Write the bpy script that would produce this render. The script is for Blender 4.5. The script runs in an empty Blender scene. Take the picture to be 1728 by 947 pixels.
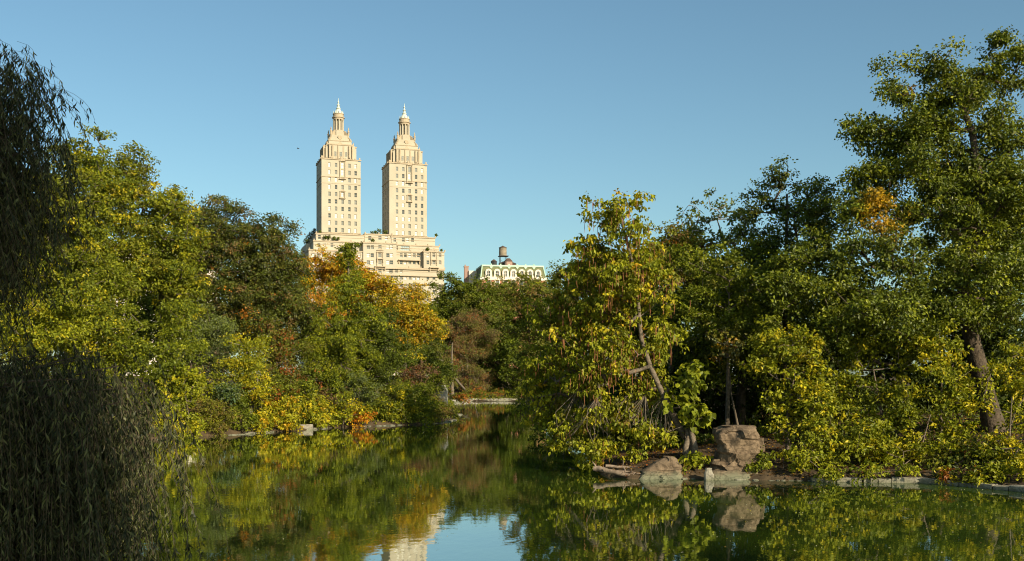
import bpy, math, random
import numpy as np
from mathutils import Vector, noise as mnoise

# ------------------------------------------------------------------ camera, sky, sun, exposure
S = bpy.context.scene
COL = S.collection
CAM_Z, HOR, FPX, CX = 4.0, 640.0, 1800.0, 864.0
cd = bpy.data.cameras.new('camera'); cam = bpy.data.objects.new('camera', cd); COL.objects.link(cam)
cam.location = (0, 0, CAM_Z); cam.rotation_euler = (math.radians(90), 0, 0)
cd.sensor_width = 36; cd.lens = 36 * FPX / 1728; cd.shift_y = (HOR - 473.5) / 1728
cd.clip_start = 0.1; cd.clip_end = 9000
S.camera = cam
SUN_EL, SUN_AZ = math.radians(24), math.radians(140)      # azimuth clockwise from +Y (view direction)
SDIR = Vector((math.sin(SUN_AZ) * math.cos(SUN_EL), math.cos(SUN_AZ) * math.cos(SUN_EL), math.sin(SUN_EL)))
W = bpy.data.worlds.new('World'); S.world = W; W.use_nodes = True
wn = W.node_tree; bgn = wn.nodes['Background']
sky = wn.nodes.new('ShaderNodeTexSky'); sky.sky_type = 'NISHITA'; sky.sun_disc = False
sky.sun_elevation = SUN_EL; sky.sun_rotation = SUN_AZ; sky.air_density = 1.0; sky.dust_density = 1.0; sky.ozone_density = 1.6
tint = wn.nodes.new('ShaderNodeMix'); tint.data_type = 'RGBA'; tint.blend_type = 'MULTIPLY'; tint.inputs['Factor'].default_value = 1
tint.inputs[7].default_value = (0.87, 1.08, 1.03, 1); wn.links.new(sky.outputs[0], tint.inputs[6])
wn.links.new(tint.outputs[2], bgn.inputs[0]); bgn.inputs[1].default_value = 0.087
sl = bpy.data.lights.new('sun', 'SUN'); sl.energy = 5.0; sl.angle = math.radians(0.5); sl.color = (1.0, 0.885, 0.68)
so = bpy.data.objects.new('sun', sl); COL.objects.link(so); so.location = SDIR * 60
so.rotation_euler = SDIR.to_track_quat('Z', 'Y').to_euler()
S.view_settings.view_transform = 'Standard'; S.view_settings.look = 'None'
S.view_settings.exposure = 0.5; S.view_settings.gamma = 1.0; S.view_settings.use_curve_mapping = False
S.cycles.use_denoising = True; S.cycles.filter_width = 1.05
S.cycles.max_bounces = 6; S.cycles.diffuse_bounces = 3; S.cycles.glossy_bounces = 3; S.cycles.transmission_bounces = 3
S.cycles.sample_clamp_indirect = 4

R = np.random.default_rng(7)
rnd = random.Random(11)

def P(px, py, D):
    """point seen at a place of the photograph, D metres ahead of the camera"""
    return np.array([(px - CX) * D / FPX, D, CAM_Z + (HOR - py) * D / FPX])
def shore(px, py):
    D = CAM_Z * FPX / (py - HOR)
    return ((px - CX) * D / FPX, D)

# ------------------------------------------------------------------ object helpers
def tag(o, label=None, cat=None, group=None, kind=None):
    if label: o['label'] = label
    if cat: o['category'] = cat
    if group: o['group'] = group
    if kind: o['kind'] = kind
    return o
def empty(name, loc, rz=0.0):
    o = bpy.data.objects.new(name, None); COL.objects.link(o); o.location = tuple(float(v) for v in loc)
    o.rotation_euler = (0, 0, rz); o.empty_display_size = 0.3
    return o
def link(name, me, mat=None, parent=None, loc=(0, 0, 0), rz=0.0):
    o = bpy.data.objects.new(name, me); COL.objects.link(o)
    if mat is not None and not me.materials: me.materials.append(mat)
    o.location = tuple(float(v) for v in loc); o.rotation_euler = (0, 0, rz)
    if parent: o.parent = parent
    return o
def np_mesh(name, V, F, smooth=False):
    """V (n,3); F (m,k) all faces the same size"""
    V = np.asarray(V, np.float32); F = np.asarray(F, np.int32)
    me = bpy.data.meshes.new(name)
    me.vertices.add(len(V)); me.vertices.foreach_set('co', V.ravel())
    k = F.shape[1]
    me.loops.add(F.size); me.loops.foreach_set('vertex_index', F.ravel())
    me.polygons.add(len(F)); me.polygons.foreach_set('loop_start', np.arange(len(F), dtype=np.int32) * k)
    me.update(calc_edges=True)
    me.polygons.foreach_set('use_smooth', np.full(len(F), smooth, dtype=bool))
    return me
class MB:
    """collects boxes, tubes and turned shapes into one mesh"""
    def __init__(s): s.v = []; s.f = []
    def add(s, V, F):
        b = len(s.v); s.v += [tuple(map(float, v)) for v in V]; s.f += [tuple(int(i) + b for i in f) for f in F]; return s
    def box(s, x0, x1, y0, y1, z0, z1, skip=''):
        V = [(x0,y0,z0),(x1,y0,z0),(x1,y1,z0),(x0,y1,z0),(x0,y0,z1),(x1,y0,z1),(x1,y1,z1),(x0,y1,z1)]
        F = {'b':(0,3,2,1),'t':(4,5,6,7),'f':(0,1,5,4),'r':(1,2,6,5),'k':(2,3,7,6),'l':(3,0,4,7)}
        return s.add(V, [F[k] for k in F if k not in skip])
    def lathe(s, prof, cx=0, cy=0, n=16, a0=0.0):
        V = []; F = []
        for r, z in prof:
            for i in range(n):
                a = a0 + 2 * math.pi * i / n; V.append((cx + r * math.cos(a), cy + r * math.sin(a), z))
        for j in range(len(prof) - 1):
            for i in range(n):
                F.append((j*n+i, j*n+(i+1)%n, (j+1)*n+(i+1)%n, (j+1)*n+i))
        F.append(tuple(range((len(prof)-1)*n, len(prof)*n)))
        F.append(tuple(reversed(range(n))))
        return s.add(V, F)
    def bar(s, p, q, r, n=5, r2=None):
        V, F = tube([p, q], [r, r if r2 is None else r2], n); return s.add(V, F)
    def build(s, name, mat, parent=None, loc=(0,0,0), rz=0.0, smooth=False):
        me = bpy.data.meshes.new(name); me.from_pydata(s.v, [], s.f); me.update()
        if smooth:
            for p in me.polygons: p.use_smooth = True
        return link(name, me, mat, parent, loc, rz)
def tube(pts, rad, n=6):
    pts = np.asarray(pts, float); m = len(pts); V = []; F = []
    T = np.gradient(pts, axis=0); T /= np.linalg.norm(T, axis=1, keepdims=True) + 1e-9
    ref = np.array([0.31, 0.87, 0.12]) if abs(T[0][2]) > .5 else np.array([0, 0, 1.0])
    for i in range(m):
        a = np.cross(T[i], ref); a /= np.linalg.norm(a) + 1e-9; b = np.cross(T[i], a)
        for k in range(n):
            t = 2 * math.pi * k / n; V.append(pts[i] + rad[i] * (math.cos(t) * a + math.sin(t) * b))
    for i in range(m - 1):
        for k in range(n):
            F.append((i*n+k, i*n+(k+1)%n, (i+1)*n+(k+1)%n, (i+1)*n+k))
    return np.array(V), np.array(F)

# ------------------------------------------------------------------ materials
def mat(name, col, rough=0.8, spec=0.3, noise=None, bump=None, metal=0.0):
    """noise = (scale, colour2, contrast) ; bump = (scale, strength, distance)"""
    m = bpy.data.materials.new(name); m.use_nodes = True; nt = m.node_tree; b = nt.nodes['Principled BSDF']
    b.inputs['Base Color'].default_value = (*col, 1); b.inputs['Roughness'].default_value = rough
    b.inputs['Specular IOR Level'].default_value = spec; b.inputs['Metallic'].default_value = metal
    tc = nt.nodes.new('ShaderNodeTexCoord')
    if noise:
        n = nt.nodes.new('ShaderNodeTexNoise'); n.inputs['Scale'].default_value = noise[0]; n.inputs['Detail'].default_value = 6
        nt.links.new(tc.outputs['Object'], n.inputs['Vector'])
        r = nt.nodes.new('ShaderNodeValToRGB'); r.color_ramp.elements[0].position = 0.5 - noise[2]; r.color_ramp.elements[1].position = 0.5 + noise[2]
        r.color_ramp.elements[0].color = (*col, 1); r.color_ramp.elements[1].color = (*noise[1], 1)
        nt.links.new(n.outputs['Fac'], r.inputs[0]); nt.links.new(r.outputs[0], b.inputs['Base Color'])
    if bump:
        n = nt.nodes.new('ShaderNodeTexNoise'); n.inputs['Scale'].default_value = bump[0]; n.inputs['Detail'].default_value = 8
        nt.links.new(tc.outputs['Object'], n.inputs['Vector'])
        bp = nt.nodes.new('ShaderNodeBump'); bp.inputs['Strength'].default_value = bump[1]; bp.inputs['Distance'].default_value = bump[2]
        nt.links.new(n.outputs['Fac'], bp.inputs['Height']); nt.links.new(bp.outputs[0], b.inputs['Normal'])
    return m
def leaf_mat(name, trans=0.26, gloss=0.012, rough=0.5):
    m = bpy.data.materials.new(name); m.use_nodes = True; nt = m.node_tree; L = nt.links
    nt.nodes.remove(nt.nodes['Principled BSDF']); out = nt.nodes['Material Output']
    at = nt.nodes.new('ShaderNodeAttribute'); at.attribute_name = 'leaf_colour'
    d = nt.nodes.new('ShaderNodeBsdfDiffuse'); t = nt.nodes.new('ShaderNodeBsdfTranslucent'); g = nt.nodes.new('ShaderNodeBsdfGlossy')
    g.inputs['Roughness'].default_value = rough; g.inputs['Color'].default_value = (1, 1, 1, 1)
    mu = nt.nodes.new('ShaderNodeMix'); mu.data_type = 'RGBA'; mu.blend_type = 'MULTIPLY'; mu.inputs['Factor'].default_value = 1
    L.new(at.outputs['Color'], mu.inputs[6]); mu.inputs[7].default_value = (1.3, 1.35, 0.5, 1)
    L.new(at.outputs['Color'], d.inputs['Color']); L.new(mu.outputs[2], t.inputs['Color'])
    a = nt.nodes.new('ShaderNodeMixShader'); a.inputs[0].default_value = trans
    L.new(d.outputs[0], a.inputs[1]); L.new(t.outputs[0], a.inputs[2])
    b = nt.nodes.new('ShaderNodeMixShader'); b.inputs[0].default_value = gloss
    L.new(a.outputs[0], b.inputs[1]); L.new(g.outputs[0], b.inputs[2]); L.new(b.outputs[0], out.inputs[0])
    return m
LEAF = leaf_mat('leaf'); NEEDLE = leaf_mat('needle', 0.15, 0.03, 0.6); OAKLEAF = leaf_mat('glossy_leaf', 0.2, 0.02, 0.45)
BARK = mat('bark', (0.10, 0.075, 0.05), 0.95, 0.1, (9, (0.21, 0.165, 0.115), .2), (14, 0.9, 0.05))
DARKBARK = mat('dark_bark', (0.05, 0.037, 0.025), 0.95, 0.1, (7, (0.12, 0.09, 0.06), .2), (12, 0.9, 0.06))
PALEBARK = mat('pale_bark', (0.22, 0.18, 0.14), 0.9, 0.1, (6, (0.33, 0.28, 0.22), .2), (14, 0.5, 0.02))
PODS = mat('pod', (0.20, 0.075, 0.03), 0.8, 0.2)
LIME = mat('limestone', (0.40, 0.345, 0.25), 0.85, 0.2, (0.12, (0.48, 0.415, 0.31), .2), (1.2, 0.15, 0.05))
LIMEDARK = mat('terracotta', (0.34, 0.26, 0.165), 0.85, 0.2, (1.5, (0.48, 0.39, 0.27), .3), (3, 0.3, 0.08))
COPPER = mat('verdigris', (0.36, 0.52, 0.38), 0.7, 0.3, (0.7, (0.50, 0.62, 0.47), .25))
PALECOPPER = mat('pale_copper', (0.50, 0.54, 0.44), 0.6, 0.3, (1.5, (0.62, 0.62, 0.50), .25))
PANE_D = mat('dark_glass', (0.045, 0.05, 0.045), 0.15, 0.6)
PANE_M = mat('grey_glass', (0.15, 0.15, 0.125), 0.25, 0.5)
PANE_L = mat('glare_and_blind', (0.66, 0.62, 0.52), 0.5, 0.4)  # whitish pane colour stands in for bright reflections as well as blinds
FRAME = mat('painted_frame', (0.46, 0.40, 0.29), 0.7, 0.3)
BLUEGLASS = mat('skylight_glass', (0.30, 0.36, 0.36), 0.15, 0.6)
SLATE = mat('green_slate', (0.13, 0.14, 0.065), 0.8, 0.2, (0.5, (0.18, 0.18, 0.09), .2), (4, .4, .05))
DORMER = mat('white_stone', (0.74, 0.66, 0.54), 0.8, 0.2, (1.0, (0.66, 0.55, 0.42), .3))
BRICK = mat('brick_wall', (0.42, 0.17, 0.10), 0.9, 0.1, (2, (0.5, 0.24, 0.15), .2))
WOODTANK = mat('tank_wood', (0.25, 0.20, 0.14), 0.85, 0.1, (1.2, (0.36, 0.29, 0.20), .2))
STEEL = mat('black_steel', (0.03, 0.03, 0.032), 0.7, 0.3)
HUTM = mat('tar_shingle', (0.07, 0.055, 0.045), 0.9, 0.1, (1.5, (0.13, 0.08, 0.06), .2))
REDDISH = mat('clay_brick', (0.34, 0.22, 0.17), 0.9, 0.1)

# rock: grey-brown gneiss, a greenish wet band of algae near the water line
def rock_mat(name, c1, c2, algae=0.45):
    m = bpy.data.materials.new(name); m.use_nodes = True; nt = m.node_tree; b = nt.nodes['Principled BSDF']; L = nt.links
    g = nt.nodes.new('ShaderNodeNewGeometry'); n = nt.nodes.new('ShaderNodeTexNoise'); n.inputs['Scale'].default_value = 3.2; n.inputs['Detail'].default_value = 10
    n.inputs['Roughness'].default_value = .7
    L.new(g.outputs['Position'], n.inputs['Vector'])
    r = nt.nodes.new('ShaderNodeValToRGB'); e = r.color_ramp.elements; e[0].position = .33; e[0].color = (*c1, 1); e[1].position = .66; e[1].color = (*c2, 1)
    L.new(n.outputs['Fac'], r.inputs[0])
    sp = nt.nodes.new('ShaderNodeSeparateXYZ'); L.new(g.outputs['Position'], sp.inputs[0])
    ad = nt.nodes.new('ShaderNodeMath'); ad.operation = 'MULTIPLY_ADD'; ad.inputs[1].default_value = 0.5; L.new(n.outputs['Fac'], ad.inputs[0]); L.new(sp.outputs['Z'], ad.inputs[2])
    mr = nt.nodes.new('ShaderNodeMapRange'); mr.inputs['From Min'].default_value = algae; mr.inputs['From Max'].default_value = algae + .25; mr.inputs['To Min'].default_value = 1; mr.inputs['To Max'].default_value = 0
    L.new(ad.outputs[0], mr.inputs['Value'])
    mx = nt.nodes.new('ShaderNodeMix'); mx.data_type = 'RGBA'; mx.inputs[7].default_value = (0.16, 0.155, 0.095, 1)
    L.new(mr.outputs[0], mx.inputs['Factor']); L.new(r.outputs[0], mx.inputs[6]); L.new(mx.outputs[2], b.inputs['Base Color'])
    b.inputs['Roughness'].default_value = .9; b.inputs['Specular IOR Level'].default_value = .2
    n2 = nt.nodes.new('ShaderNodeTexNoise'); n2.inputs['Scale'].default_value = 9; n2.inputs['Detail'].default_value = 12; n2.inputs['Roughness'].default_value = .75; L.new(g.outputs['Position'], n2.inputs['Vector'])
    bp = nt.nodes.new('ShaderNodeBump'); bp.inputs['Strength'].default_value = .8; bp.inputs['Distance'].default_value = .07
    vo = nt.nodes.new('ShaderNodeTexVoronoi'); vo.feature = 'DISTANCE_TO_EDGE'; vo.inputs['Scale'].default_value = 1.7; vm = nt.nodes.new('ShaderNodeMapping'); vm.inputs['Rotation'].default_value = (.4, .6, .3); vm.inputs['Scale'].default_value = (1, 1, 1.8)
    vx = nt.nodes.new('ShaderNodeMix'); vx.data_type = 'RGBA'; vx.blend_type = 'ADD'; vx.inputs['Factor'].default_value = .5; L.new(g.outputs['Position'], vx.inputs[6]); L.new(n.outputs['Color'], vx.inputs[7]); L.new(vx.outputs[2], vm.inputs[0]); L.new(vm.outputs[0], vo.inputs['Vector'])
    cr = nt.nodes.new('ShaderNodeMapRange'); cr.inputs['From Max'].default_value = .045; L.new(vo.outputs['Distance'], cr.inputs['Value'])
    hs = nt.nodes.new('ShaderNodeMath'); hs.operation = 'MULTIPLY_ADD'; hs.inputs[1].default_value = .45; L.new(cr.outputs[0], hs.inputs[0]); L.new(n2.outputs['Fac'], hs.inputs[2])
    L.new(hs.outputs[0], bp.inputs['Height']); L.new(bp.outputs[0], b.inputs['Normal'])
    return m
ROCK = rock_mat('gneiss', (0.085, 0.058, 0.034), (0.235, 0.165, 0.10), .36)
STONE = rock_mat('edging_stone', (0.22, 0.19, 0.14), (0.36, 0.32, 0.24), 0.22)
WETWOOD = mat('weathered_wood', (0.13, 0.09, 0.06), 0.8, 0.2, (5, (0.27, 0.20, 0.14), .2), (20, 0.6, 0.02))

# ------------------------------------------------------------------ the lake and the land
LAKE = [(-8,-60),(-9,0),(-10,8),(-13,14),(-20,28),(-27,50),(-28.8,60)]
LEFT_SHORE = [shore(*p) for p in ((270,742),(330,737),(400,734),(430,731),(500,727),(560,722),(640,719),(700,717),(745,714),(772,708),(776,698),(768,688),(764,678))]
RIGHT_SHORE = [shore(*p) for p in ((885,677.5),(900,690),(925,705),(960,730),(985,765),(1003,790),(1012,803),(1060,809),(1150,808),(1250,810),(1330,812),(1400,813),(1560,815),(1640,822),(1728,830))]
LAKE = np.array(LAKE + LEFT_SHORE + RIGHT_SHORE + [(22,28),(20,12),(11,2),(9,-60)])
def sdist(X, Y):
    """signed distance to the shoreline, positive on land"""
    x = X.ravel()[:, None]; y = Y.ravel()[:, None]
    a = LAKE; b = np.roll(LAKE, -1, 0); d = b - a
    t = np.clip(((x - a[:, 0]) * d[:, 0] + (y - a[:, 1]) * d[:, 1]) / (d ** 2).sum(1), 0, 1)
    dist = np.sqrt((x - a[:, 0] - t * d[:, 0]) ** 2 + (y - a[:, 1] - t * d[:, 1]) ** 2).min(1)
    cr = ((a[:, 1] > y) != (b[:, 1] > y)) & (x < (b[:, 0] - a[:, 0]) * (y - a[:, 1]) / (b[:, 1] - a[:, 1] + 1e-12) + a[:, 0])
    ins = cr.sum(1) % 2 == 1
    return np.where(ins, -dist, dist).reshape(X.shape)
def lowfreq(x, y, s, ph=0.0):
    return (np.sin(x / s + ph) * np.cos(y / s * 1.13 + ph * 2) + .5 * np.sin(x / s * 2.1 + y / s * 1.7 + ph) + .25 * np.sin(x / s * 4.7 - y / s * 3.9 + 2 * ph)) / 1.75
def height(X, Y):
    d = sdist(X, Y)
    land = 0.22 * (1 - np.exp(-np.maximum(d, 0) / 0.25)) + 4.6 * (1 - np.exp(-np.maximum(d, 0) / 26.0)) + 0.12 * lowfreq(X, Y, 1.3) * np.clip(d / 3, 0, 1) + 0.35 * lowfreq(X, Y, 7, 1) * np.clip(d / 10, 0, 1)
    bed = np.maximum(-0.5 + d * 0.35, -2.0)
    return np.where(d > 0, land, np.minimum(bed * np.clip(-d / .3, 0, 1), -0.02))
def gz(x, y): return float(height(np.array([[float(x)]]), np.array([[float(y)]]))[0, 0])
def axis(lo, hi, dense_lo, dense_hi, step, grow=1.13):
    a = list(np.arange(dense_lo, dense_hi, step)); s = step
    v = a[-1]
    while v < hi: s *= grow; v += s; a.append(v)
    s = step; v = a[0]
    while v > lo: s *= grow; v -= s; a.insert(0, v)
    return np.array(a)
gx = axis(-4000, 4000, -45, 40, 0.6); gy = axis(-300, 6000, 20, 115, 0.6)
GX, GY = np.meshgrid(gx, gy); GZ = height(GX, GY)
nx, ny = len(gx), len(gy)
I = (np.arange(ny - 1)[:, None] * nx + np.arange(nx - 1)[None]).ravel()
ground = mat('soil', (0.050, 0.036, 0.022), 0.95, 0.1, (1.6, (0.11, 0.075, 0.04), .15), (6, .8, .06))
link('ground', np_mesh('ground', np.stack([GX, GY, GZ], -1).reshape(-1, 3), np.stack([I, I + 1, I + nx + 1, I + nx], 1), True), ground)['kind'] = 'structure'

def water_mat():
    m = bpy.data.materials.new('pond_water'); m.use_nodes = True; nt = m.node_tree; L = nt.links; N = nt.nodes.new
    nt.nodes.remove(nt.nodes['Principled BSDF']); out = nt.nodes['Material Output']
    g = N('ShaderNodeNewGeometry')
    mp = N('ShaderNodeMapping'); mp.inputs['Scale'].default_value = (1.0, 0.55, 1.0); L.new(g.outputs['Position'], mp.inputs[0])
    n1 = N('ShaderNodeTexNoise'); n1.inputs['Scale'].default_value = 3.0; n1.inputs['Detail'].default_value = 3; L.new(mp.outputs[0], n1.inputs['Vector'])
    n3 = N('ShaderNodeTexNoise'); n3.inputs['Scale'].default_value = 0.07; n3.inputs['Detail'].default_value = 3; L.new(g.outputs['Position'], n3.inputs['Vector'])
    amp = N('ShaderNodeMapRange'); amp.inputs['From Min'].default_value = .35; amp.inputs['From Max'].default_value = .65; amp.inputs['To Min'].default_value = .05; amp.inputs['To Max'].default_value = .22
    L.new(n3.outputs['Fac'], amp.inputs['Value'])
    bp = N('ShaderNodeBump'); bp.inputs['Distance'].default_value = 0.016; L.new(amp.outputs[0], bp.inputs['Strength']); L.new(n1.outputs['Fac'], bp.inputs['Height'])
    gl = N('ShaderNodeBsdfGlossy'); gl.inputs['Roughness'].default_value = 0.02; gl.inputs['Color'].default_value = (.92, .96, .95, 1); L.new(bp.outputs[0], gl.inputs['Normal'])
    # murky body with clouds of green algae under the surface
    n2 = N('ShaderNodeTexNoise'); n2.inputs['Scale'].default_value = 0.16; n2.inputs['Detail'].default_value = 6; L.new(g.outputs['Position'], n2.inputs['Vector'])
    cr = N('ShaderNodeValToRGB'); e = cr.color_ramp.elements; e[0].position = .38; e[0].color = (.010, .022, .006, 1); e[1].position = .68; e[1].color = (.044, .072, .007, 1); L.new(n2.outputs['Fac'], cr.inputs[0])
    df = N('ShaderNodeBsdfDiffuse'); L.new(cr.outputs[0], df.inputs['Color'])
    fr = N('ShaderNodeFresnel'); fr.inputs['IOR'].default_value = 1.333; L.new(bp.outputs[0], fr.inputs['Normal'])
    pw = N('ShaderNodeMath'); pw.operation = 'POWER'; pw.inputs[1].default_value = 0.45; L.new(fr.outputs[0], pw.inputs[0])
    sx = N('ShaderNodeSeparateXYZ'); L.new(g.outputs['Position'], sx.inputs[0])
    ax = N('ShaderNodeMapRange'); ax.inputs['From Min'].default_value = 2; ax.inputs['From Max'].default_value = 16; ax.inputs['To Max'].default_value = .42; L.new(sx.outputs['X'], ax.inputs['Value'])
    am = N('ShaderNodeMapRange'); am.inputs['From Min'].default_value = .35; am.inputs['From Max'].default_value = .65; L.new(n2.outputs['Fac'], am.inputs['Value'])
    al = N('ShaderNodeMath'); al.operation = 'MULTIPLY'; L.new(ax.outputs[0], al.inputs[0]); L.new(am.outputs[0], al.inputs[1])
    iv = N('ShaderNodeMath'); iv.operation = 'SUBTRACT'; iv.inputs[0].default_value = 1; L.new(al.outputs[0], iv.inputs[1])
    rf = N('ShaderNodeMath'); rf.operation = 'MULTIPLY'; L.new(pw.outputs[0], rf.inputs[0]); L.new(iv.outputs[0], rf.inputs[1])
    mx = N('ShaderNodeMixShader'); L.new(rf.outputs[0], mx.inputs[0]); L.new(df.outputs[0], mx.inputs[1]); L.new(gl.outputs[0], mx.inputs[2])
    L.new(mx.outputs[0], out.inputs[0]); return m
link('lake_water', np_mesh('lake_water', [(-90,-90,0),(90,-90,0),(90,215,0),(-90,215,0)], [(0,1,2,3)]), water_mat())['kind'] = 'structure'

# ------------------------------------------------------------------ apartment tower building
B_ANG = math.radians(18); BO = np.array([(571 - CX) * 462 / FPX, 462.0])
UX = np.array([math.cos(B_ANG), math.sin(B_ANG)]); UY = np.array([-math.sin(B_ANG), math.cos(B_ANG)])
def facer(O, ux, uy):
    def f(px, py, yl):
        d = np.array([(px - CX) / FPX, 1.0]); t = (O @ uy + yl) / (d @ uy); p = d * t
        return float((p - O) @ ux), float(CAM_Z + t * (HOR - py) / FPX)
    return f
fac = facer(BO, UX, UY)
GROUND_B = 4.0
def wall_grid(mb, mp, u0, u1, v0, v1, holes, rec=0.35):
    """wall with real openings; mp(u, v, d) gives the point, d = depth into the wall"""
    us = sorted({u0, u1, *[h[0] for h in holes], *[h[1] for h in holes]}); vs = sorted({v0, v1, *[h[2] for h in holes], *[h[3] for h in holes]})
    for i in range(len(us) - 1):
        for j in range(len(vs) - 1):
            cu, cv = (us[i] + us[i+1]) / 2, (vs[j] + vs[j+1]) / 2
            if any(h[0] < cu < h[1] and h[2] < cv < h[3] for h in holes): continue
            mb.add([mp(us[i], vs[j], 0), mp(us[i+1], vs[j], 0), mp(us[i+1], vs[j+1], 0), mp(us[i], vs[j+1], 0)], [(0, 1, 2, 3)])
    for a, b, c, d in holes:
        mb.add([mp(a,c,0), mp(b,c,0), mp(b,d,0), mp(a,d,0), mp(a,c,rec), mp(b,c,rec), mp(b,d,rec), mp(a,d,rec)],
               [(0,1,5,4), (1,2,6,5), (2,3,7,6), (3,0,4,7)])
_winmesh = {}
def window(parent, u, v, w, h, mp_loc, rz, pane, kind='sash'):
    """window part (frame) with its pane as sub-part; sits inside the opening"""
    key = (round(w, 2), round(h, 2), kind)
    if key not in _winmesh:
        m = MB(); t = 0.09
        m.box(-w/2, -w/2+t, 0, .12, -h/2, h/2); m.box(w/2-t, w/2, 0, .12, -h/2, h/2)
        m.box(-w/2+t, w/2-t, 0, .12, h/2-t, h/2); m.box(-w/2+t, w/2-t, 0, .12, -h/2, -h/2+t); m.box(-w/2+t, w/2-t, .01, .11, -.04, .04)
        if kind == 'wide': 
            for k in range(1, 4): m.box(-w/2+w*k/4-.04, -w/2+w*k/4+.04, .02, .1, -h/2+t, h/2-t)
        me = bpy.data.meshes.new('window'); me.from_pydata(m.v, [], m.f)
        me.materials.append(FRAME)
        _winmesh[key] = (me, {})
    me, panes = _winmesh[key]
    if pane.name not in panes:
        p = bpy.data.meshes.new('pane'); p.from_pydata([(-w/2,.13,-h/2),(w/2,.13,-h/2),(w/2,.13,h/2),(-w/2,.13,h/2)], [], [(0,1,2,3)]); p.materials.append(pane); panes[pane.name] = p
    o = link('window', me, None, parent, mp_loc, rz)
    link('pane', panes[pane.name], None, o)
    return o
def pick_pane(bright=.45):
    r = rnd.random(); return PANE_L if r < bright else (PANE_M if r < bright + .62 * (1 - bright) else PANE_D)

bld = empty('apartment_building', (BO[0], BO[1], 0), B_ANG)
tag(bld, 'cream stone apartment house with two tall towers rising above the treetops', 'building')
base = MB(); trim = MB()
# base blocks: px0, px1, top py, front (local y)
BLK = [(521,749.5,447,-14.0),(521,612,421,-13.7),(613,669,409,-14.4),(715,749.8,424,-14.4),(668.5,715.5,424,-12.0),
       (529,612.5,406,-11.4),(661,741,412.5,-10.8),(533,615,393.5,-9.6),(615.5,661,394.5,-9.2),(660.5,734,398.5,-9.5)]
WROWS = {0:[457,469,481,493,505,517],1:[431,443],2:[417,431,443],3:[431,443],4:[431,443],5:[414],6:[418.5],7:[400],8:[402],9:[405]}
WCOLS = {0:[528,537,546,555,566,577,588,598,606,622,628,641,654.5,660,669,677,684.5,692,699,706,722,732,742.5],
         1:[528,537,546,555,566,577,588,598,606],2:[621.5,628,641,654.5,660.5],3:[722,732,742.5],4:[677,684,691.5,699,706],
         5:[538,547,560,600,606],6:[669,698,722,736],7:[539,592,600],8:[624,641,652],9:[666,680.5,688,696,724]}
for bi, (p0, p1, pt, yl) in enumerate(BLK):
    x0, z1 = fac(p0, pt, yl); x1, _ = fac(p1, pt, yl)
    z0 = GROUND_B if bi in (0,) else fac(p0, {1:447,2:447,3:447,4:447,5:421,6:424,7:406,8:409,9:412.5}[bi], yl)[1] - (1.5 if bi else 0)
    holes = []
    for py in WROWS[bi]:
        for px in WCOLS[bi]:
            u, v = fac(px, py, yl)
            w = 1.4 if 615 < px < 665 else 1.2
            if u - w/2 < x0 + .3 or u + w/2 > x1 - .3 or v + .9 > z1 - .3: continue
            holes.append((u - w/2, u + w/2, v - .85, v + .85))
    if bi == 6:
        u0, v0 = fac(676, 418.5, yl); u1, _ = fac(691, 418.5, yl); holes.append((u0, u1, v0 - 1.1, v0 + .9))
    wall_grid(base, lambda u, v, d, yl=yl: (u, yl + d, v), x0, x1, z0, z1, holes)
    base.box(x0, x1, yl, 15.5 - bi * .05, z0, z1, skip='fb')
    for h in holes:
        wide = h[1] - h[0] > 2
        window(bld, 0, 0, h[1]-h[0], h[3]-h[2], ((h[0]+h[1])/2, yl + .2, (h[2]+h[3])/2), 0, BLUEGLASS if wide else pick_pane(.25 if 455 < (HOR - (h[3]+h[2]-8)/2*3.95) < 459 else .5), 'wide' if wide else 'sash')
    # parapet coping, string course and piers
    trim.box(x0 - .25, x1 + .25, yl - .3, yl + .25, z1 - .35, z1 + .12)
    trim.box(x0 - .25, x0 + .2, yl + .25, 15, z1 - .35, z1 + .12)
    trim.box(x0 - .08, x1 + .08, yl - .13, yl - .01, z1 - 1.55, z1 - 1.35)
    k = x0
    while k < x1:
        trim.box(k, k + .45, yl - .33, yl + .3, z1 + .121, z1 + .75); k += (x1 - x0) / max(2, round((x1 - x0) / 5.5)) - .001
for py in (460.5, 449, 475, 499):
    x0, z = fac(521, py, -14); x1, _ = fac(749.5, py, -14); trim.box(x0 - .1, x1 + .1, -14.75, -14.01, z - .18, z + .18)
# balcony slabs, aedicules and urns on the front
for px, py, w, dp in ((641,450,4.6,1.1),(732,452,4.2,1.1),(692,438.5,9.6,1.3),(606,440,3.4,1.2),(641,437,3.0,.7),(732,439,2.8,.7)):
    u, v = fac(px, py, -14); yb = -12.01 if px == 692 else -14.41
    trim.box(u - w/2, u + w/2, yb - dp, yb, v - .22, v + .1)
    for s in (-1, 1): trim.box(u + s*(w/2 - .25) - .18, u + s*(w/2 - .25) + .18, yb - .6, yb, v - 1.5, v - .221)
for px, yl in ((641, -14.4), (732, -14.4)):
    for py, hh in ((423, 1.1), (426, .5)):
        u, v = fac(px, py, yl); trim.add([(u-1.6, yl-.45, v), (u+1.6, yl-.45, v), (u, yl-.45, v+hh), (u-1.6, yl, v), (u+1.6, yl, v), (u, yl, v+hh)], [(0,1,2),(3,5,4),(0,2,5,3),(1,4,5,2),(0,3,4,1)])
    u, v = fac(px, 436, yl)
    for s in (-1, 1): trim.box(u + s*1.25 - .16, u + s*1.25 + .16, yl - .35, yl, v - 3.0, v + 2.8)
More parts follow.
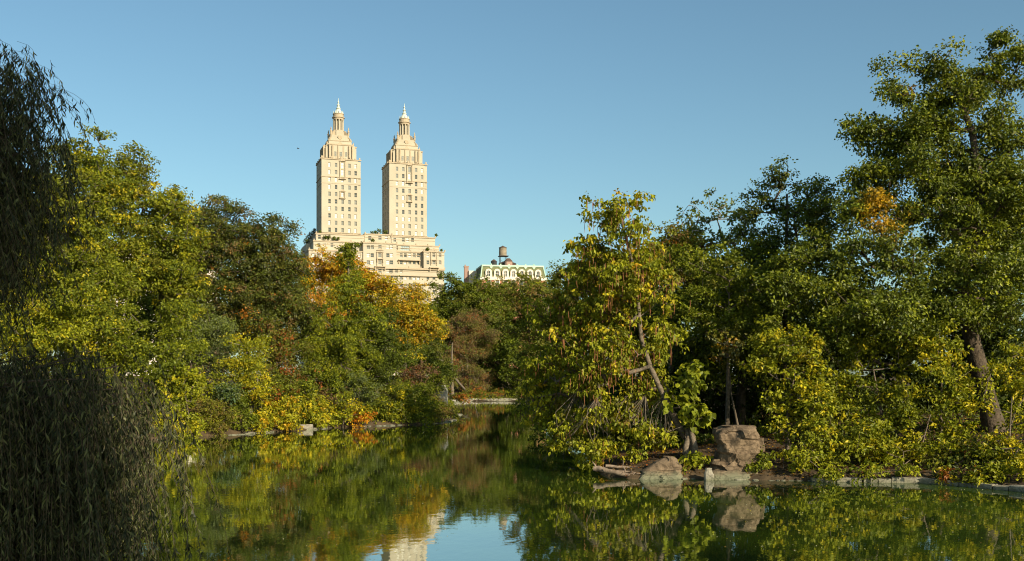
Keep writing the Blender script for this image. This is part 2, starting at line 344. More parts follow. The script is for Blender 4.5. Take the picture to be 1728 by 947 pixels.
# stepped shaded wing on the left side
for k, (x0, x1, y0, zt) in enumerate(((-15.2, -12.9, -2, 60.3), (-14.1, -11.9, 2, 63.2), (-12.8, -10.6, 5, 65.6))):
    a = fac(517 + k * 5, 400, y0)[0]
    base.box(a, a + 5.2, y0, 15.2 - k * .07, GROUND_B, fac(517 + k*5, 411 - k * 7.5, y0)[1])
base.build('wall', LIME, bld); trim.build('cornice', LIMEDARK, bld)

TH = 8.35; ZB = fac(578, 399, -8)[1]
def zt(py, yl=-8): return fac(571, py, yl)[1]
def tower_mesh():
    z0, z1 = ZB, zt(268.5)
    w = MB(); t = MB(); fin = MB(); cols = MB(); wins = []
    xs = [fac(p, 300, -8)[0] for p in (556, 567, 578, 589.5, 600)]
    rows = [279, 291, 303.5, 316, 328, 340.5, 352.5, 364.5, 376.5, 388.5]
    holes = []
    for r, py in enumerate(rows):
        for c, x in enumerate(xs):
            hw, hh = (.54, .92)
            if c == 2 and r in (0, 1): hw, hh = .62, 1.25
            v = zt(py); holes.append((x - hw, x + hw, v - hh, v + hh))
            wins.append((x, -8.0, v, 0.0, hw * 2, hh * 2, c, r))
    xr = fac(604.5, 300, -8)[0]
    wall_grid(w, lambda u, v, d: (u, -8 + d, v), -TH, xr, z0, z1, holes)
    w.box(xr, TH, -7.65, 8, z0, z1 - .4, skip='l')
    w.add([(xr,-8,z0),(xr,-7.65,z0),(xr,-7.65,z1),(xr,-8,z1)], [(0,1,2,3)])
    sh = []
    for r, py in enumerate(rows):
        for c, y in enumerate((-5, 0, 5)):
            v = zt(py); sh.append((y - .5, y + .5, v - .85, v + .85)); wins.append((-TH, y, v, -math.pi/2, 1.0, 1.7, c, r))
    wall_grid(w, lambda u, v, d: (-TH + d, -u, v), -8, 8, z0, z1, [(-b, -a, c, d) for a, b, c, d in sh])
    w.box(-TH, xr, -8, 8, z0, z1, skip='flrb')
    w.add([(-TH,8,z0),(xr,8,z0),(xr,8,z1),(-TH,8,z1)], [(3,2,1,0)])
    w.add([(xr,-7.65,z1-.4),(xr,8,z1-.4),(xr,8,z1),(xr,-7.65,z1)], [(0,1,2,3)])
    for py, dd, hgt in ((299, .22, .3), (268.9, .35, .45), (310, .1, .15), (393, .3, .3)):
        z = zt(py); t.box(-TH - dd, TH + dd * .6, -8 - dd, -7.99, z - hgt/2, z + hgt/2); t.box(-TH - dd, -TH - .01, -7.99, 8, z - hgt/2, z + hgt/2)
    for k in range(9):   # parapet pedestals
        x = -TH + .3 + k * (2 * TH - .8) / 8; t.box(x - .28, x + .28, -8.2, -7.6, z1 + .22, z1 + (1.0 if k % 2 == 0 else .6))
        t.box(-TH - .2, -TH + .4, x - .25, x + .25, z1 + .22, z1 + (1.0 if k % 2 == 0 else .6))
    # aedicule round the middle windows, and the lower balconette
    for zc, hh, ww in ((zt(285), 4.1, 1.15), (zt(328), 1.5, .95)):
        x = xs[2]
        for s in (-1, 1): t.box(x + s*ww - .14, x + s*ww + .14, -8.4, -8.0, zc - hh, zc + hh * .8)
        t.box(x - ww - .35, x + ww + .35, -8.75, -8.0, zc - hh - .3, zc - hh)
        t.add([(x-ww-.35,-8.5,zc+hh*.8),(x+ww+.35,-8.5,zc+hh*.8),(x,-8.5,zc+hh*.8+1.0),(x-ww-.35,-8.01,zc+hh*.8),(x+ww+.35,-8.01,zc+hh*.8),(x,-8.01,zc+hh*.8+1.0)], [(0,1,2),(3,5,4),(0,2,5,3),(1,4,5,2),(0,3,4,1)])
    # attic block with notched corners and pilasters
    a0, a1 = z1, zt(245.5, -6.8); H = 6.9
    w.box(-H, H, -5.4, 5.4, a0, a1); w.box(-5.2, 5.2, -6.9, 6.9, a0, a1 + .5); w.box(-H + .8, H - .8, -6.2, 6.2, a0, a1 + .2)
    for s in (-4.85, -3.5, -1.2, 1.2, 3.5, 4.85): 
        t.box(s - .27, s + .27, -7.6 if abs(s) > 2 else -7.2, -6.91, a0 + .5, a1 - .1)
    for s in (-6.2, -3.1, 0, 3.1): t.box(-H - .55, -H - .001, s - .3, s + .3, a0 + .4, a1 - .4)
    for s in (-2.3, 0, 2.3): wins.append((s, -7.06, a0 + 2.4, 0.0, 1.0, 2.0, 1, 3 if s else 8))
    for s in (-5.2, 5.2): w.box(s - 1.2 , s + 1.2, -6.5, -6.19, a0, a1 - .8)
    t.box(-5.45, 5.45, -7.15, -6.9, a1 + .1, a1 + .6); t.box(-H - .2, H + .2, -5.65, -5.38, a1 - .35, a1 + .12); t.box(-H - .2, -H - .001, -5.38, 5.4, a1 - .35, a1 + .12)
    # stepped tiers with buttress scrolls
    b1 = zt(238, -4); b2 = zt(229, -4); b3 = zt(221, -2)
    w.box(-4.9, 4.9, -4.9, 4.9, a1, b1); w.box(-4.4, 4.4, -4.4, 4.4, b1, (b1+b2)/2); w.box(-3.95, 3.95, -3.95, 3.95, (b1+b2)/2, b2 + .3); w.lathe([(3.5, b2), (3.4, b3 - .5), (3.0, b3)], n=8, a0=math.pi/8)
    t.box(-5.1, 5.1, -5.1, 5.1, b1 - .25, b1 + .05)
    for sx in (-1, 1):
        for sy in (-1, 1):
            prof = [(6.6, b1+.05), (6.3, b1 + .9), (5.4, b1 + 1.7), (5.1, b2 + .6), (4.3, b2 + 1.5), (3.3, b3), (2.0, b3), (2.0, b1+.05)]
            V = []; c, s_ = sx / math.sqrt(2) * 1.28, sy / math.sqrt(2) * 1.28; nx_, ny_ = -sy * .28, sx * .28
            for r, z in prof: V += [(c*r*.8 + nx_, s_*r*.8 + ny_, z), (c*r*.8 - nx_, s_*r*.8 - ny_, z)]
            n = len(prof); t.add(V, [(2*i, 2*i+1, (2*i+3) % (2*n), (2*i+2) % (2*n)) for i in range(n)] + [tuple(range(0, 2*n, 2)), tuple(range(2*n-1, 0, -2))])
            t.lathe([(.42, b2 + .2), (.42, b2 + 1.7), (.55, b2 + 1.8), (.5, b2 + 2.1), (.22, b2 + 2.5), (.3, b2 + 2.9), (.03, b2 + 3.9)], sx * 3.75, sy * 3.75, 8)
            t.lathe([(.35, a1), (.35, a1 + .8), (.45, a1 + 1.0), (.05, a1 + 2.0)], sx * 5.6, sy * 5.0, 8)
    t.lathe([(1.0, (b1+b2)/2 - .1), (1.0, (b1+b2)/2)], 0, 0, 4)
    for r_, z in ((.9, b1 + 1.5),):   # round clock-like medallion, front and left
        V, F = tube([(0, -4.4, z), (0, -4.62, z)], [.95, .8], 14); t.add(V, F); t.add([V[14 + k] for k in range(14)], [tuple(range(14))])
    t.add([(-1.6,-4.95,a1+.3),(1.6,-4.95,a1+.3),(0,-4.95,a1+2.3),(-1.6,-4.5,a1+.3),(1.6,-4.5,a1+.3),(0,-4.5,a1+2.3)], [(0,1,2),(3,5,4),(0,2,5,3),(1,4,5,2),(0,3,4,1)])
    # round temple: drum, columns, entablature, dome, lantern
    c0, c1 = b3, zt(203, 0); e1 = zt(192.5, 0); d1 = zt(184.5, 0); tip = zt(165.5, 0)
    t.lathe([(2.75, c0), (2.75, c0 + .35), (2.5, c0 + .4)], n=20); w.lathe([(1.45, c0 + .3), (1.45, c1)], n=16)
    for k in range(10):
        a = 2 * math.pi * (k + .5) / 10; cols.lathe([(.34, c0 + .35), (.27, c0 + .6), (.25, c1 - .4), (.36, c1)], 2.1 * math.cos(a), 2.1 * math.sin(a), 8)
    t.lathe([(2.35, c1), (2.4, c1 + .7), (2.75, c1 + .8), (2.75, c1 + 1.15), (2.3, c1 + 1.25), (2.25, e1 - .4), (2.45, e1 - .3), (2.4, e1 - .05), (1.9, e1)], n=20)
    fin.lathe([(1.85, e1), (1.6, e1 + .7), (1.25, e1 + 1.3), (.85, d1 - .1), (.7, d1), (.98, d1 + .2), (.9, d1 + .5), (.5, d1 + .8), (.48, d1 + 1.6), (.78, d1 + 1.75), (.3, d1 + 2.2), (.26, d1 + 2.8), (.5, d1 + 3.1), (.14, d1 + 3.5), (.05, tip)], n=12)
    for k in range(8):
        a = 2 * math.pi * k / 8; fin.lathe([(.16, e1), (.2, e1 + .5), (.12, e1 + .7), (.03, e1 + 1.3)], 2.0*math.cos(a), 2.0*math.sin(a), 6)
    return w, t, fin, cols, wins
tw, tt, tf, tcols, twins = tower_mesh()
def tomesh(m, name, material, smooth=False):
    me = bpy.data.meshes.new(name); me.from_pydata(m.v, [], m.f); me.materials.append(material)
    if smooth:
        for p in me.polygons: p.use_smooth = True
    return me
M_tw, M_tt, M_tf, M_tc = tomesh(tw, 'tower', LIME), tomesh(tt, 'ornament', LIMEDARK), tomesh(tf, 'lantern', PALECOPPER), tomesh(tcols, 'colonnade', LIME)
for ti, lx in enumerate((0.0, 29.1)):
    a = link('tower', M_tw, None, bld, (lx, 0, 0)); a['label'] = ['nearer tower with the taller looking lantern', 'second tower beside open sky'][ti]
    for nme, me in (('ornament', M_tt), ('lantern', M_tf), ('colonnade', M_tc)): link(nme, me, None, a)
    for (x, y, z, rz, w_, h_, c, r) in twins:
        br = .3 if r > 2 and ti == 0 else .5
        if ti == 1 and r == 6: br = .05
        ox, oy = (0, .2) if rz == 0 else (.2, 0)
        window(bld, 0, 0, w_, h_, (lx + x + ox * (y != -7.06), y + oy * (y != -7.06), z), rz, PANE_M if y == -7.06 else pick_pane(br))
# terrace planting is built further down with the bushes

# ------------------------------------------------------------------ mansard building with dormers, far behind the trees
A2 = math.radians(10); O2 = np.array([(866 - CX) * 520 / FPX, 520.0]); ux2 = np.array([math.cos(A2), math.sin(A2)]); uy2 = np.array([-math.sin(A2), math.cos(A2)])
f2 = facer(O2, ux2, uy2)
mb2 = empty('mansard_building', (O2[0], O2[1], 0), A2)
tag(mb2, 'pale building with green copper mansard roof and round topped dormers above the trees', 'building')
xl, ztop = f2(814, 448, 2); xr2, _ = f2(916, 448, 2); zr = f2(866, 468.5, 0)[1]; xl0, xr0 = xl - 1.0, xr2 + 1.0
b = MB(); b.add([(xl0,0,zr),(xr0,0,zr),(xr2,2,ztop-.4),(xl,2,ztop-.4),(xl0,24,zr),(xr0,24,zr),(xr2,22,ztop-.4),(xl,22,ztop-.4)], [(0,1,2,3),(1,5,6,2),(5,4,7,6),(4,0,3,7),(3,2,6,7)])
roof2 = b.build('roof', SLATE, mb2)
c = MB(); c.box(xl-.35, xr2+.35, 1.6, 22.4, ztop-.4, ztop+.35)
for px in (829, 845, 859, 873, 887, 901): 
    u = f2(px, 450, 1.6)[0]; c.add([(u-.9,1.45,ztop-.5),(u+.9,1.45,ztop-.5),(u,1.45,ztop-1.5),(u-.9,1.62,ztop-.5),(u+.9,1.62,ztop-.5),(u,1.62,ztop-1.5)], [(0,2,1),(3,4,5),(0,1,4,3),(1,2,5,4),(2,0,3,5)])
    c.box(u - .3, u + .3, 1.5, 2.1, ztop + .351, ztop + .9)
c.bar((xl0-.1,-.05,zr), (xl-.1,1.95,ztop), .28, 6); c.bar((xr0+.1,-.05,zr), (xr2+.1,1.95,ztop), .28, 6); c.bar((xl0-.1,24,zr), (xl-.1,22,ztop), .28, 6)
c.build('copper_trim', COPPER, roof2)
w2 = MB(); wh = []; holes = []
for px in (824.5, 839, 853, 866.5, 880.5, 894.5, 908):
    u = f2(px, 478, 0)[0]; v = f2(px, 477.5, 0)[1]; holes += [(u-.85, u+.85, v-1.2, v+1.1), (u-.85, u+.85, v-5.2, v-2.9)]
wall_grid(w2, lambda u, v, d: (u, d, v), xl0, xr0, 4, zr - 1.3, holes); w2.box(xl0, xr0, 0, 24, 4, zr - 1.3, skip='fb'); w2.build('wall', BRICK, mb2)
for h in holes: window(mb2, 0, 0, h[1]-h[0], h[3]-h[2], ((h[0]+h[1])/2, .15, (h[2]+h[3])/2), 0, PANE_M if rnd.random() < .5 else PANE_D)
c = MB(); c.box(xl0-.5, xr0+.5, -.6, 24.3, zr-1.3, zr-.01)
for h in holes:
    for s in (h[0]-.45, h[1]+.05): c.box(s, s+.4, -.14, -.005, h[2]-.3, h[3]+.4)
    c.box(h[0]-.6, h[1]+.6, -.2, -.006, h[3]+.41, h[3]+.8)
c.build('cornice', DORMER, mb2)
dm = MB(); W2_, H2_ = 1.55, 2.6
arc = [(W2_*math.cos(t), H2_ + W2_*.95*math.sin(t)) for t in np.linspace(0, math.pi, 11)]
outl = [(-W2_-.25, 0), (-W2_-.25, .5), (-W2_, .9)] + arc[::-1][0:] + [(W2_, .9), (W2_+.25, .5), (W2_+.25, 0)]
inn = [(-.75, .35), (-.75, .5), (-.75, .9)] + [(.75*math.cos(t), 2.5 + .7*math.sin(t)) for t in np.linspace(math.pi, 0, 11)] + [(.75, .9), (.75, .5), (.75, .35)]
n = len(outl); V = [(x, -.35, z) for x, z in outl] + [(x, -.35, z) for x, z in inn] + [(x, 2.2, z) for x, z in outl] + [(x, .05, z) for x, z in inn]
F = [(i, i+1, n+i+1, n+i)[::-1] for i in range(n-1)] + [(i, 2*n+i, 2*n+i+1, i+1)[::-1] for i in range(n-1)] + [(n+i, n+i+1, 3*n+i+1, 3*n+i)[::-1] for i in range(n-1)]
F += [(0, n, 2*n-1, n-1)]
dm.add(V, F); M_dm = tomesh(dm, 'dormer', DORMER)
p_ = MB(); p_.add([(x, .0, z) for x, z in inn], [tuple(range(n))]); M_dp = {m.name: None for m in (PANE_D, PANE_M)}
fr = MB(); fr.box(-.05, .05, -.06, -.01, .35, 3.1); fr.box(-.74, -.051, -.06, -.01, 1.75, 1.85); fr.box(.051, .74, -.06, -.01, 1.75, 1.85); M_fr = tomesh(fr, 'sash', DORMER)
for px in (824.5, 839, 853, 866.5, 880.5, 894.5, 908):
    u = f2(px, 460, 0)[0]; d = link('dormer', M_dm, None, mb2, (u, 0.02, zr + .02))
    pm = PANE_D if rnd.random() < .6 else PANE_M
    link('pane', tomesh(p_, 'pane', pm), None, d); link('sash', M_fr, None, d)
ch = MB(); u, v = f2(787, 449, 20); ch.box(u-1.1, u+1.0, 19, 21, 8, v - .6); ch.box(u-1.3, u+1.2, 18.8, 21.2, v-.6, v-.1); ch.box(u-.9, u-.3, 19.5, 20.2, v-.1, v+.6)
ch.build('chimney', REDDISH, mb2)
# wing of the same house behind, left
wg = MB(); wg.box(u+1.0, xl0+.5, 18, 24.5, 4, f2(800, 457, 18)[1]); wg.build('rear_wing', DORMER, mb2)

wt = empty('water_tower', (*(O2 + ux2 * f2(848.5, 440, 8)[0] + uy2 * 8), ztop + .36), A2)
tag(wt, 'wooden rooftop water tank with conical cap on black steel legs', 'water tower')
def zz(py): return f2(848, py, 8)[1] - ztop - .36
m = MB(); m.lathe([(1.75, zz(432)), (1.9, zz(432)+.1), (1.85, zz(418.5))], n=24)
tank = m.build('tank', WOODTANK, wt)
m = MB(); m.lathe([(2.05, zz(418.5)), (2.0, zz(418.5)+.15), (.25, zz(415.2)), (.12, zz(414.6))], n=24); m.build('cap', HUTM, wt)
m = MB()
for k in range(6): 
    z = zz(432) + .4 + k * .62; m.lathe([(1.93, z), (1.93, z + .07)], n=24)
m.build('hoop', STEEL, tank)
for sx in (-1, 1):
    for sy in (-1, 1): MB().bar((sx*1.5, sy*1.5, -.3), (sx*1.4, sy*1.4, zz(433.2)), .13, 6).build('leg', STEEL, wt)
m = MB(); m.box(-2.1, 2.6, -2.1, 2.1, zz(433.2), zz(432) - .01)
for s in (-1, 1):
    m.bar((-1.5, s*1.5, .3), (1.45, s*1.45, 3.2), .06, 4); m.bar((1.5, s*1.5, .3), (-1.45, s*1.45, 3.2), .06, 4); m.bar((s*1.5, -1.5, 1.6), (s*1.5, 1.5, 1.6), .06, 4); m.bar((-1.5, s*1.5, 1.7), (1.5, s*1.5, 1.7), .06, 4)
m.build('platform', STEEL, wt)
def hut(name, label, px, w, pyt, mt, yl, shape):
    u = f2(px, 446, yl)[0]; h = f2(px, pyt, yl)[1] - ztop - .36; p = O2 + ux2 * u + uy2 * yl
    o = empty(name, (*p, ztop + .36), A2); tag(o, label, 'rooftop hut')
    m = MB()
    if shape == 'oct': m.lathe([(w/2, -.2), (w/2, h*.65)], n=8)
    else: m.box(-w/2, w/2, -1.5, 1.5, -.2, h*.6)
    m.build('wall', mt, o); m = MB()
    if shape == 'oct': m.lathe([(w/2+.2, h*.65), (.3, h*.95), (.1, h)], n=8)
    else: m.add([(-w/2-.2,-1.7,h*.6),(w/2+.2,-1.7,h*.6),(w/2+.2,1.7,h*.6),(-w/2-.2,1.7,h*.6),(-w*.2,0,h),(w*.2,0,h)], [(0,1,5,4),(1,2,5),(2,3,4,5),(3,0,4),(0,3,2,1)])
    m.build('roof', HUTM, o)
hut('round_tank_hut', 'small dark eight sided rooftop tank left of the water tower', 833.5, 2.9, 437.5, STEEL, 6, 'oct')
hut('stair_hut', 'brown gabled rooftop hut right under the water tower', 858, 3.4, 436, REDDISH, 9, 'gab')
hut('long_hut', 'low dark rooftop shed stretching beside the brown gabled hut', 856, 8.2, 441, HUTM, 12, 'gab')

# pale building that shows in specks through the trees at the left
pb = empty('pale_building', (-132, 380, 0), math.radians(16)); tag(pb, 'pale stone building glimpsed through gaps in the trees on the left', 'building')
m = MB(); hl = [(x-.7, x+.7, z-1, z+1) for x in np.arange(-20, 24, 4.4) for z in np.arange(12, 50, 3.6)]
hl = [(float(a), float(b), float(c), float(d)) for a, b, c, d in hl]
wall_grid(m, lambda u, v, d: (u, d, v), -24, 26, 3.0, 52, hl); m.box(-24, 26, 0, 18, 3, 52, skip='fb'); m.box(-24.4, 26.4, -.4, -.01, 51.2, 52.2); m.build('wall', DORMER, pb)
for h in [h for h in hl if h[2] > 28 and h[0] > -8]: window(pb, 0, 0, 1.4, 2.0, ((h[0]+h[1])/2, .2, (h[2]+h[3])/2), 0, pick_pane(.2))

# ------------------------------------------------------------------ plants
C0_ = dict(dark=(.042,.054,.009), green=(.074,.096,.009), mid=(.122,.142,.010), lime=(.22,.225,.012), yellow=(.40,.32,.014), gold=(.44,.25,.012),
          orange=(.46,.15,.014), rust=(.27,.075,.018), brown=(.15,.085,.03), olive=(.12,.115,.018), blue=(.05,.085,.040), grey=(.10,.12,.055), purple=(.13,.075,.05), deep=(.018,.034,.008))
C_ = {k: tuple(min(.5, c * f) for c, f in zip(v, (1.12, 1.10, .9))) for k, v in C0_.items()}
def pal(**k): return [C_[n] for n in k], np.array(list(k.values()), float) / sum(k.values())
def unit(v): return v / (np.linalg.norm(v, axis=-1, keepdims=True) + 1e-9)
# leaf outlines in (across, along, out-of-plane): four or six corners
QUAD = np.array([(0,0,0),(.5,.45,.12),(0,1,-.08),(-.5,.45,.12)])
HEXA = np.array([(0,0,0),(.42,.2,.1),(.46,.52,.1),(0,1,-.14),(-.46,.52,.1),(-.42,.2,.1)])
LOBED = np.array([(0,0,0),(.5,.25,.1),(.22,.5,.03),(.4,.8,.08),(0,1.05,-.1),(-.4,.8,.08),(-.22,.5,.03),(-.5,.25,.1)])
def leaf_mesh(name, pos, nrm, tip, L, Wd, col, shape=QUAD):
    n = unit(nrm); t = unit(tip - (tip * n).sum(1, keepdims=True) * n); s = np.cross(t, n)
    k = len(shape); N = len(pos)
    V = pos[:, None] + s[:, None] * (shape[None, :, 0:1] * Wd[:, None, None]) + t[:, None] * (shape[None, :, 1:2] * L[:, None, None]) + n[:, None] * (shape[None, :, 2:3] * L[:, None, None])
    me = np_mesh(name, V.reshape(-1, 3), np.arange(N * k).reshape(N, k))
    a = me.attributes.new('leaf_colour', 'FLOAT_COLOR', 'FACE'); a.data.foreach_set('color', np.c_[col, np.ones(N)].astype(np.float32).ravel())
    return me
TOTAL = [0]; LOGT = []
def crown_leaves(cl, cr, palette, leaf, per, droop=.25, flat=.8, aspect=.62, upw=.3, patches=(), spray=.36, sprays=None):
    """leaves in sprays around each cluster centre. cl (M,3), cr (M,) radii"""
    M = len(cl); per = max(6, int(per)); ns = max(2, per // 9)
    d = unit(R.normal(size=(M, ns, 3))); d[..., 2] = np.where(R.random((M, ns)) < .72, np.abs(d[..., 2]), d[..., 2])
    rad = (R.random((M, ns, 1)) ** .45) * cr[:, None, None]
    sp = cl[:, None] + d * rad * np.array([1, 1, flat]); out = d.copy()
    cols, w = palette; ncol = np.array(cols)
    cidx = R.choice(len(cols), size=M, p=w); sidx = np.where(R.random((M, ns)) < .55, cidx[:, None], R.choice(len(cols), size=(M, ns), p=w))
    nl = max(3, per // ns)
    pos = sp[:, :, None] + R.normal(size=(M, ns, nl, 3)) * spray * cr[:, None, None, None] * np.array([.75, .75, .45])
    mean = (ncol * np.array(w)[:, None]).sum(0); col = np.broadcast_to((ncol[sidx] * .78 + mean * .22)[:, :, None], (M, ns, nl, 3)).copy()
    for pc, pr, cn in patches:
        dd = np.linalg.norm(sp - pc, axis=-1); hit = dd < pr * (0.55 + .75 * R.random(dd.shape)); mixk = R.random((int(hit.sum()), nl, 1)) ** .3 * np.clip(1.5 - dd[hit] / pr, .3, 1)[:, None, None]; col[hit] = col[hit] * (1 - mixk) + np.array(C_[cn]) * mixk
    col *= (0.72 + .56 * R.random((M, ns, 1, 1))) * (0.8 + .4 * R.random((M, ns, nl, 1)))
    nrm = upw * np.array([0, 0, 1.0]) + .55 * out[:, :, None] + .55 * R.normal(size=(M, ns, nl, 3))
    tip = .6 * out[:, :, None] + .55 * R.normal(size=(M, ns, nl, 3)) + np.array([0, 0, -droop * 2])
    N = M * ns * nl; TOTAL[0] += N
    L = leaf * (.7 + .6 * R.random(N))
    return pos.reshape(-1, 3), nrm.reshape(-1, 3), tip.reshape(-1, 3), L, L * aspect, col.reshape(-1, 3)
def branches(trunk, clusters, r_trunk, r_tip, wig=.12, taper=.62):
    """grow limbs from the trunk line to every cluster; returns (trunk V,F), (limb V,F)"""
    T = []; trunk = np.asarray(trunk, float)
    for i in range(len(trunk) - 1):
        n = max(2, int(np.linalg.norm(trunk[i+1] - trunk[i]) / .6))
        for k in range(n): T.append(trunk[i] + (trunk[i+1] - trunk[i]) * k / n)
    T.append(trunk[-1]); nT = len(T); nodes = list(T); par = [-1] + list(range(nT - 1))
    base = trunk[0]; order = np.argsort([np.linalg.norm(c - np.array(T)[np.argmin(np.linalg.norm(np.array(T) - c, axis=1))]) for c in clusters]) if len(clusters) else []
    for ci in order:
        c = clusters[ci]; A = np.array(nodes); v = c - A; dist = np.linalg.norm(v, axis=1)
        depth = dist + .9 * np.maximum(0, -v[:, 2]) + np.where(A[:, 2] < base[2] + .25 * (trunk[-1][2] - base[2]), .35 * (trunk[-1][2] - base[2]), 0)
        j = int(np.argmin(depth)); a = A[j]; L = dist[j]; steps = max(1, min(6, int(L / .7))); prev = j
        up = np.array([0, 0, .16 * L]); w = R.normal(size=3) * wig * L
        for k in range(1, steps + 1):
            t = k / steps; nodes.append(a + (c - a) * t + math.sin(math.pi * t) * (w - up * .6) * (1 if steps > 1 else 0)); par.append(prev); prev = len(nodes) - 1
    n = len(nodes); cnt = np.zeros(n)
    leafs = np.ones(n); 
    for p in par:
        if p >= 0: leafs[p] = 0
    cnt += leafs
    for i in range(n - 1, -1, -1):
        if par[i] >= 0: cnt[par[i]] += cnt[i]
    rad = np.minimum(r_tip * np.maximum(cnt, 1) ** .5, r_trunk * .62)
    Vt, Ft = tube(T, [r_trunk * (1 - taper * (i / nT) ** .9) * (1 + .55 * math.exp(-i * .6 / .5)) for i in range(nT)], 10)
    N = np.array(nodes); par = np.array(par); idx = np.arange(nT, n)
    if len(idx) == 0: return (Vt, Ft), None
    a = N[par[idx]]; b = N[idx]; d = unit(b - a); ref = np.where(np.abs(d[:, 2:3]) > .7, np.array([[1., 0, 0]]), np.array([[0, 0, 1.]])); s = unit(np.cross(d, ref)); q = np.cross(d, s)
    ra = np.minimum(rad[par[idx]], rad[idx] * 1.45); rb = rad[idx]; k = 5; ang = np.arange(k) * 2 * math.pi / k
    ring = np.cos(ang)[None, :, None] * s[:, None] + np.sin(ang)[None, :, None] * q[:, None]
    b2 = b + d * rb[:, None] * .6
    V = np.concatenate([a[:, None] + ring * ra[:, None, None], b2[:, None] + ring * rb[:, None, None]], 1).reshape(-1, 3)
    F = []
    o = np.arange(len(idx))[:, None] * 2 * k
    for i in range(k): F.append(np.concatenate([o + i, o + (i + 1) % k, o + k + (i + 1) % k, o + k + i], 1))
    return (Vt, Ft), (V, np.concatenate(F))
def lobes_world(lobes, dscale=.85):
    out = []
    for l in lobes:
        px, py, D, rx, rz = l[:5]; s = D / FPX; out.append((P(px, py, D), np.array([rx * s, (l[5] if len(l) > 5 else dscale * (rx + rz) / 2 * s), rz * s])))
    return out
def clusters_in(lobes, spacing, inner=.45, rag=.12, core_f=.5):
    """cluster centres scattered through the lobes, denser near their skins and on the side that can be seen"""
    pts = []
    for c, r in lobes:
        area = math.pi * (r[0] * r[2]) * 2.2; n = max(4, int(area / spacing ** 2))
        nc = max(2, int(n * core_f)); core = c + unit(R.normal(size=(nc, 3))) * R.random((nc, 1)) ** .6 * .78 * r; pts.append(core)
        d = unit(R.normal(size=(n, 3))); keep = (d[:, 1] < .25) | (R.random(n) < .45); d = d[keep]
        rr = inner + (1 - inner) * R.random((len(d), 1)) ** .6 + R.normal(size=(len(d), 1)) * rag * .5
        nb = min(len(d), max(4, len(d) // 4)); q = R.permutation(len(d)); bo = (d * rr)[q[:nb]] * .93; own = R.integers(0, nb, len(d)); bd = unit(R.normal(size=(len(d), 3)) + bo[own] * 1.1 + [0, -.25, .25])
        rb = spacing * (1.0 + .8 * R.random((nb, 1)))[own] * (.55 + .5 * R.random((len(d), 1)))
        pts.append(c + bo[own] * r + bd * np.minimum(rb, r.min() * .8) * [1, 1, 1.0])
    return np.concatenate(pts)
def tree(name, label, cat, lobes, palette, leaf=.2, dens=4.2, spacing=1.25, cr=.8, trunk=None, rt=.25, bark=BARK, material=LEAF, group=None, droop=.25, flat=.8,
         aspect=.62, upw=.3, patches=(), shape=QUAD, rtip=.022, clear=0, core_f=.5, taper=.82, parts=('trunk', 'branches', 'crown'), inner=.45, wig=.12, spray=.36, ragged=.12, base=None, twigs=0):
    spacing *= .78; dens *= .8; leaf *= 1.05; lw = lobes_world(lobes); cl = clusters_in(lw, spacing, inner, ragged, core_f)
    area = sum(math.pi * r[0] * r[2] for _, r in lw) * .75
    nl = dens * area / (leaf * leaf * aspect * .5 * .5)
    if trunk is None:
        c0 = np.mean([c for c, r in lw], 0); bx, by = (c0[0], c0[1] + .5) if base is None else base
        top = max(c[2] for c, r in lw); b0 = np.array([bx, by, gz(bx, by) - .15])
        trunk = [b0, b0 + (np.array([c0[0], c0[1], c0[2]]) - b0) * .5 + R.normal(size=3) * [.2, .2, 0], np.array([c0[0], c0[1] , (top + c0[2]) / 2 ])]
        if trunk[-1][2] < b0[2] + .4: trunk[-1][2] = b0[2] + .4
    trunk = [np.array(t, float) for t in trunk]
    if clear:   # keep the face of the leaning trunk free of leaves
        tp_ = np.concatenate([np.linspace(trunk[i], trunk[i+1], 5) for i in range(1, min(5, len(trunk) - 1))]); dd = np.abs(cl[:, None, [0, 2]] - tp_[None][:, :, [0, 2]]); hit = (np.linalg.norm(dd, axis=-1).min(1) < clear + .12) & (cl[:, 1] < 45.8); cl[hit, 1] += 1.5
    low = height(cl[:, 0:1], cl[:, 1:2])[:, 0]; cl[:, 2] = np.maximum(cl[:, 2], low + .15 + cr * .3 * flat)
    rads = cr * (.65 + .6 * R.random(len(cl)))
    origin = trunk[0].copy(); root = empty(name, origin); tag(root, label, cat, group)
    tr, br = branches(trunk, cl, rt, rtip, wig, taper)
    me = np_mesh(parts[0], tr[0] - origin, tr[1], True); link(parts[0], me, bark, root)
    if br: link(parts[1], np_mesh(parts[1], br[0] - origin, br[1], True), bark, root)
    n0 = TOTAL[0]
    a = crown_leaves(cl - origin, rads, palette, leaf, nl / len(cl), droop, flat, aspect, upw, [(np.array(p) - origin, r, c) for p, r, c in patches], spray)
    LOGT.append((TOTAL[0] - n0, len(cl), label))
    me = leaf_mesh(parts[2], *a, shape=shape); link(parts[2], me, material, root)
    return root, cl
def bush(name, label, lobes, palette, cat='bush', leaf=.17, **k):
    lobes = [((l[0], l[1] + 3, l[2] - 1.5, *l[3:]) if l[0] < 780 and l[2] < 108 else l) for l in lobes]
    k.setdefault('rt', .07); k.setdefault('rtip', .012); k.setdefault('spacing', .8); k.setdefault('cr', .55)
    return tree(name, label, cat, lobes, palette, leaf=leaf, parts=('stem', 'branches', 'foliage'), **k)

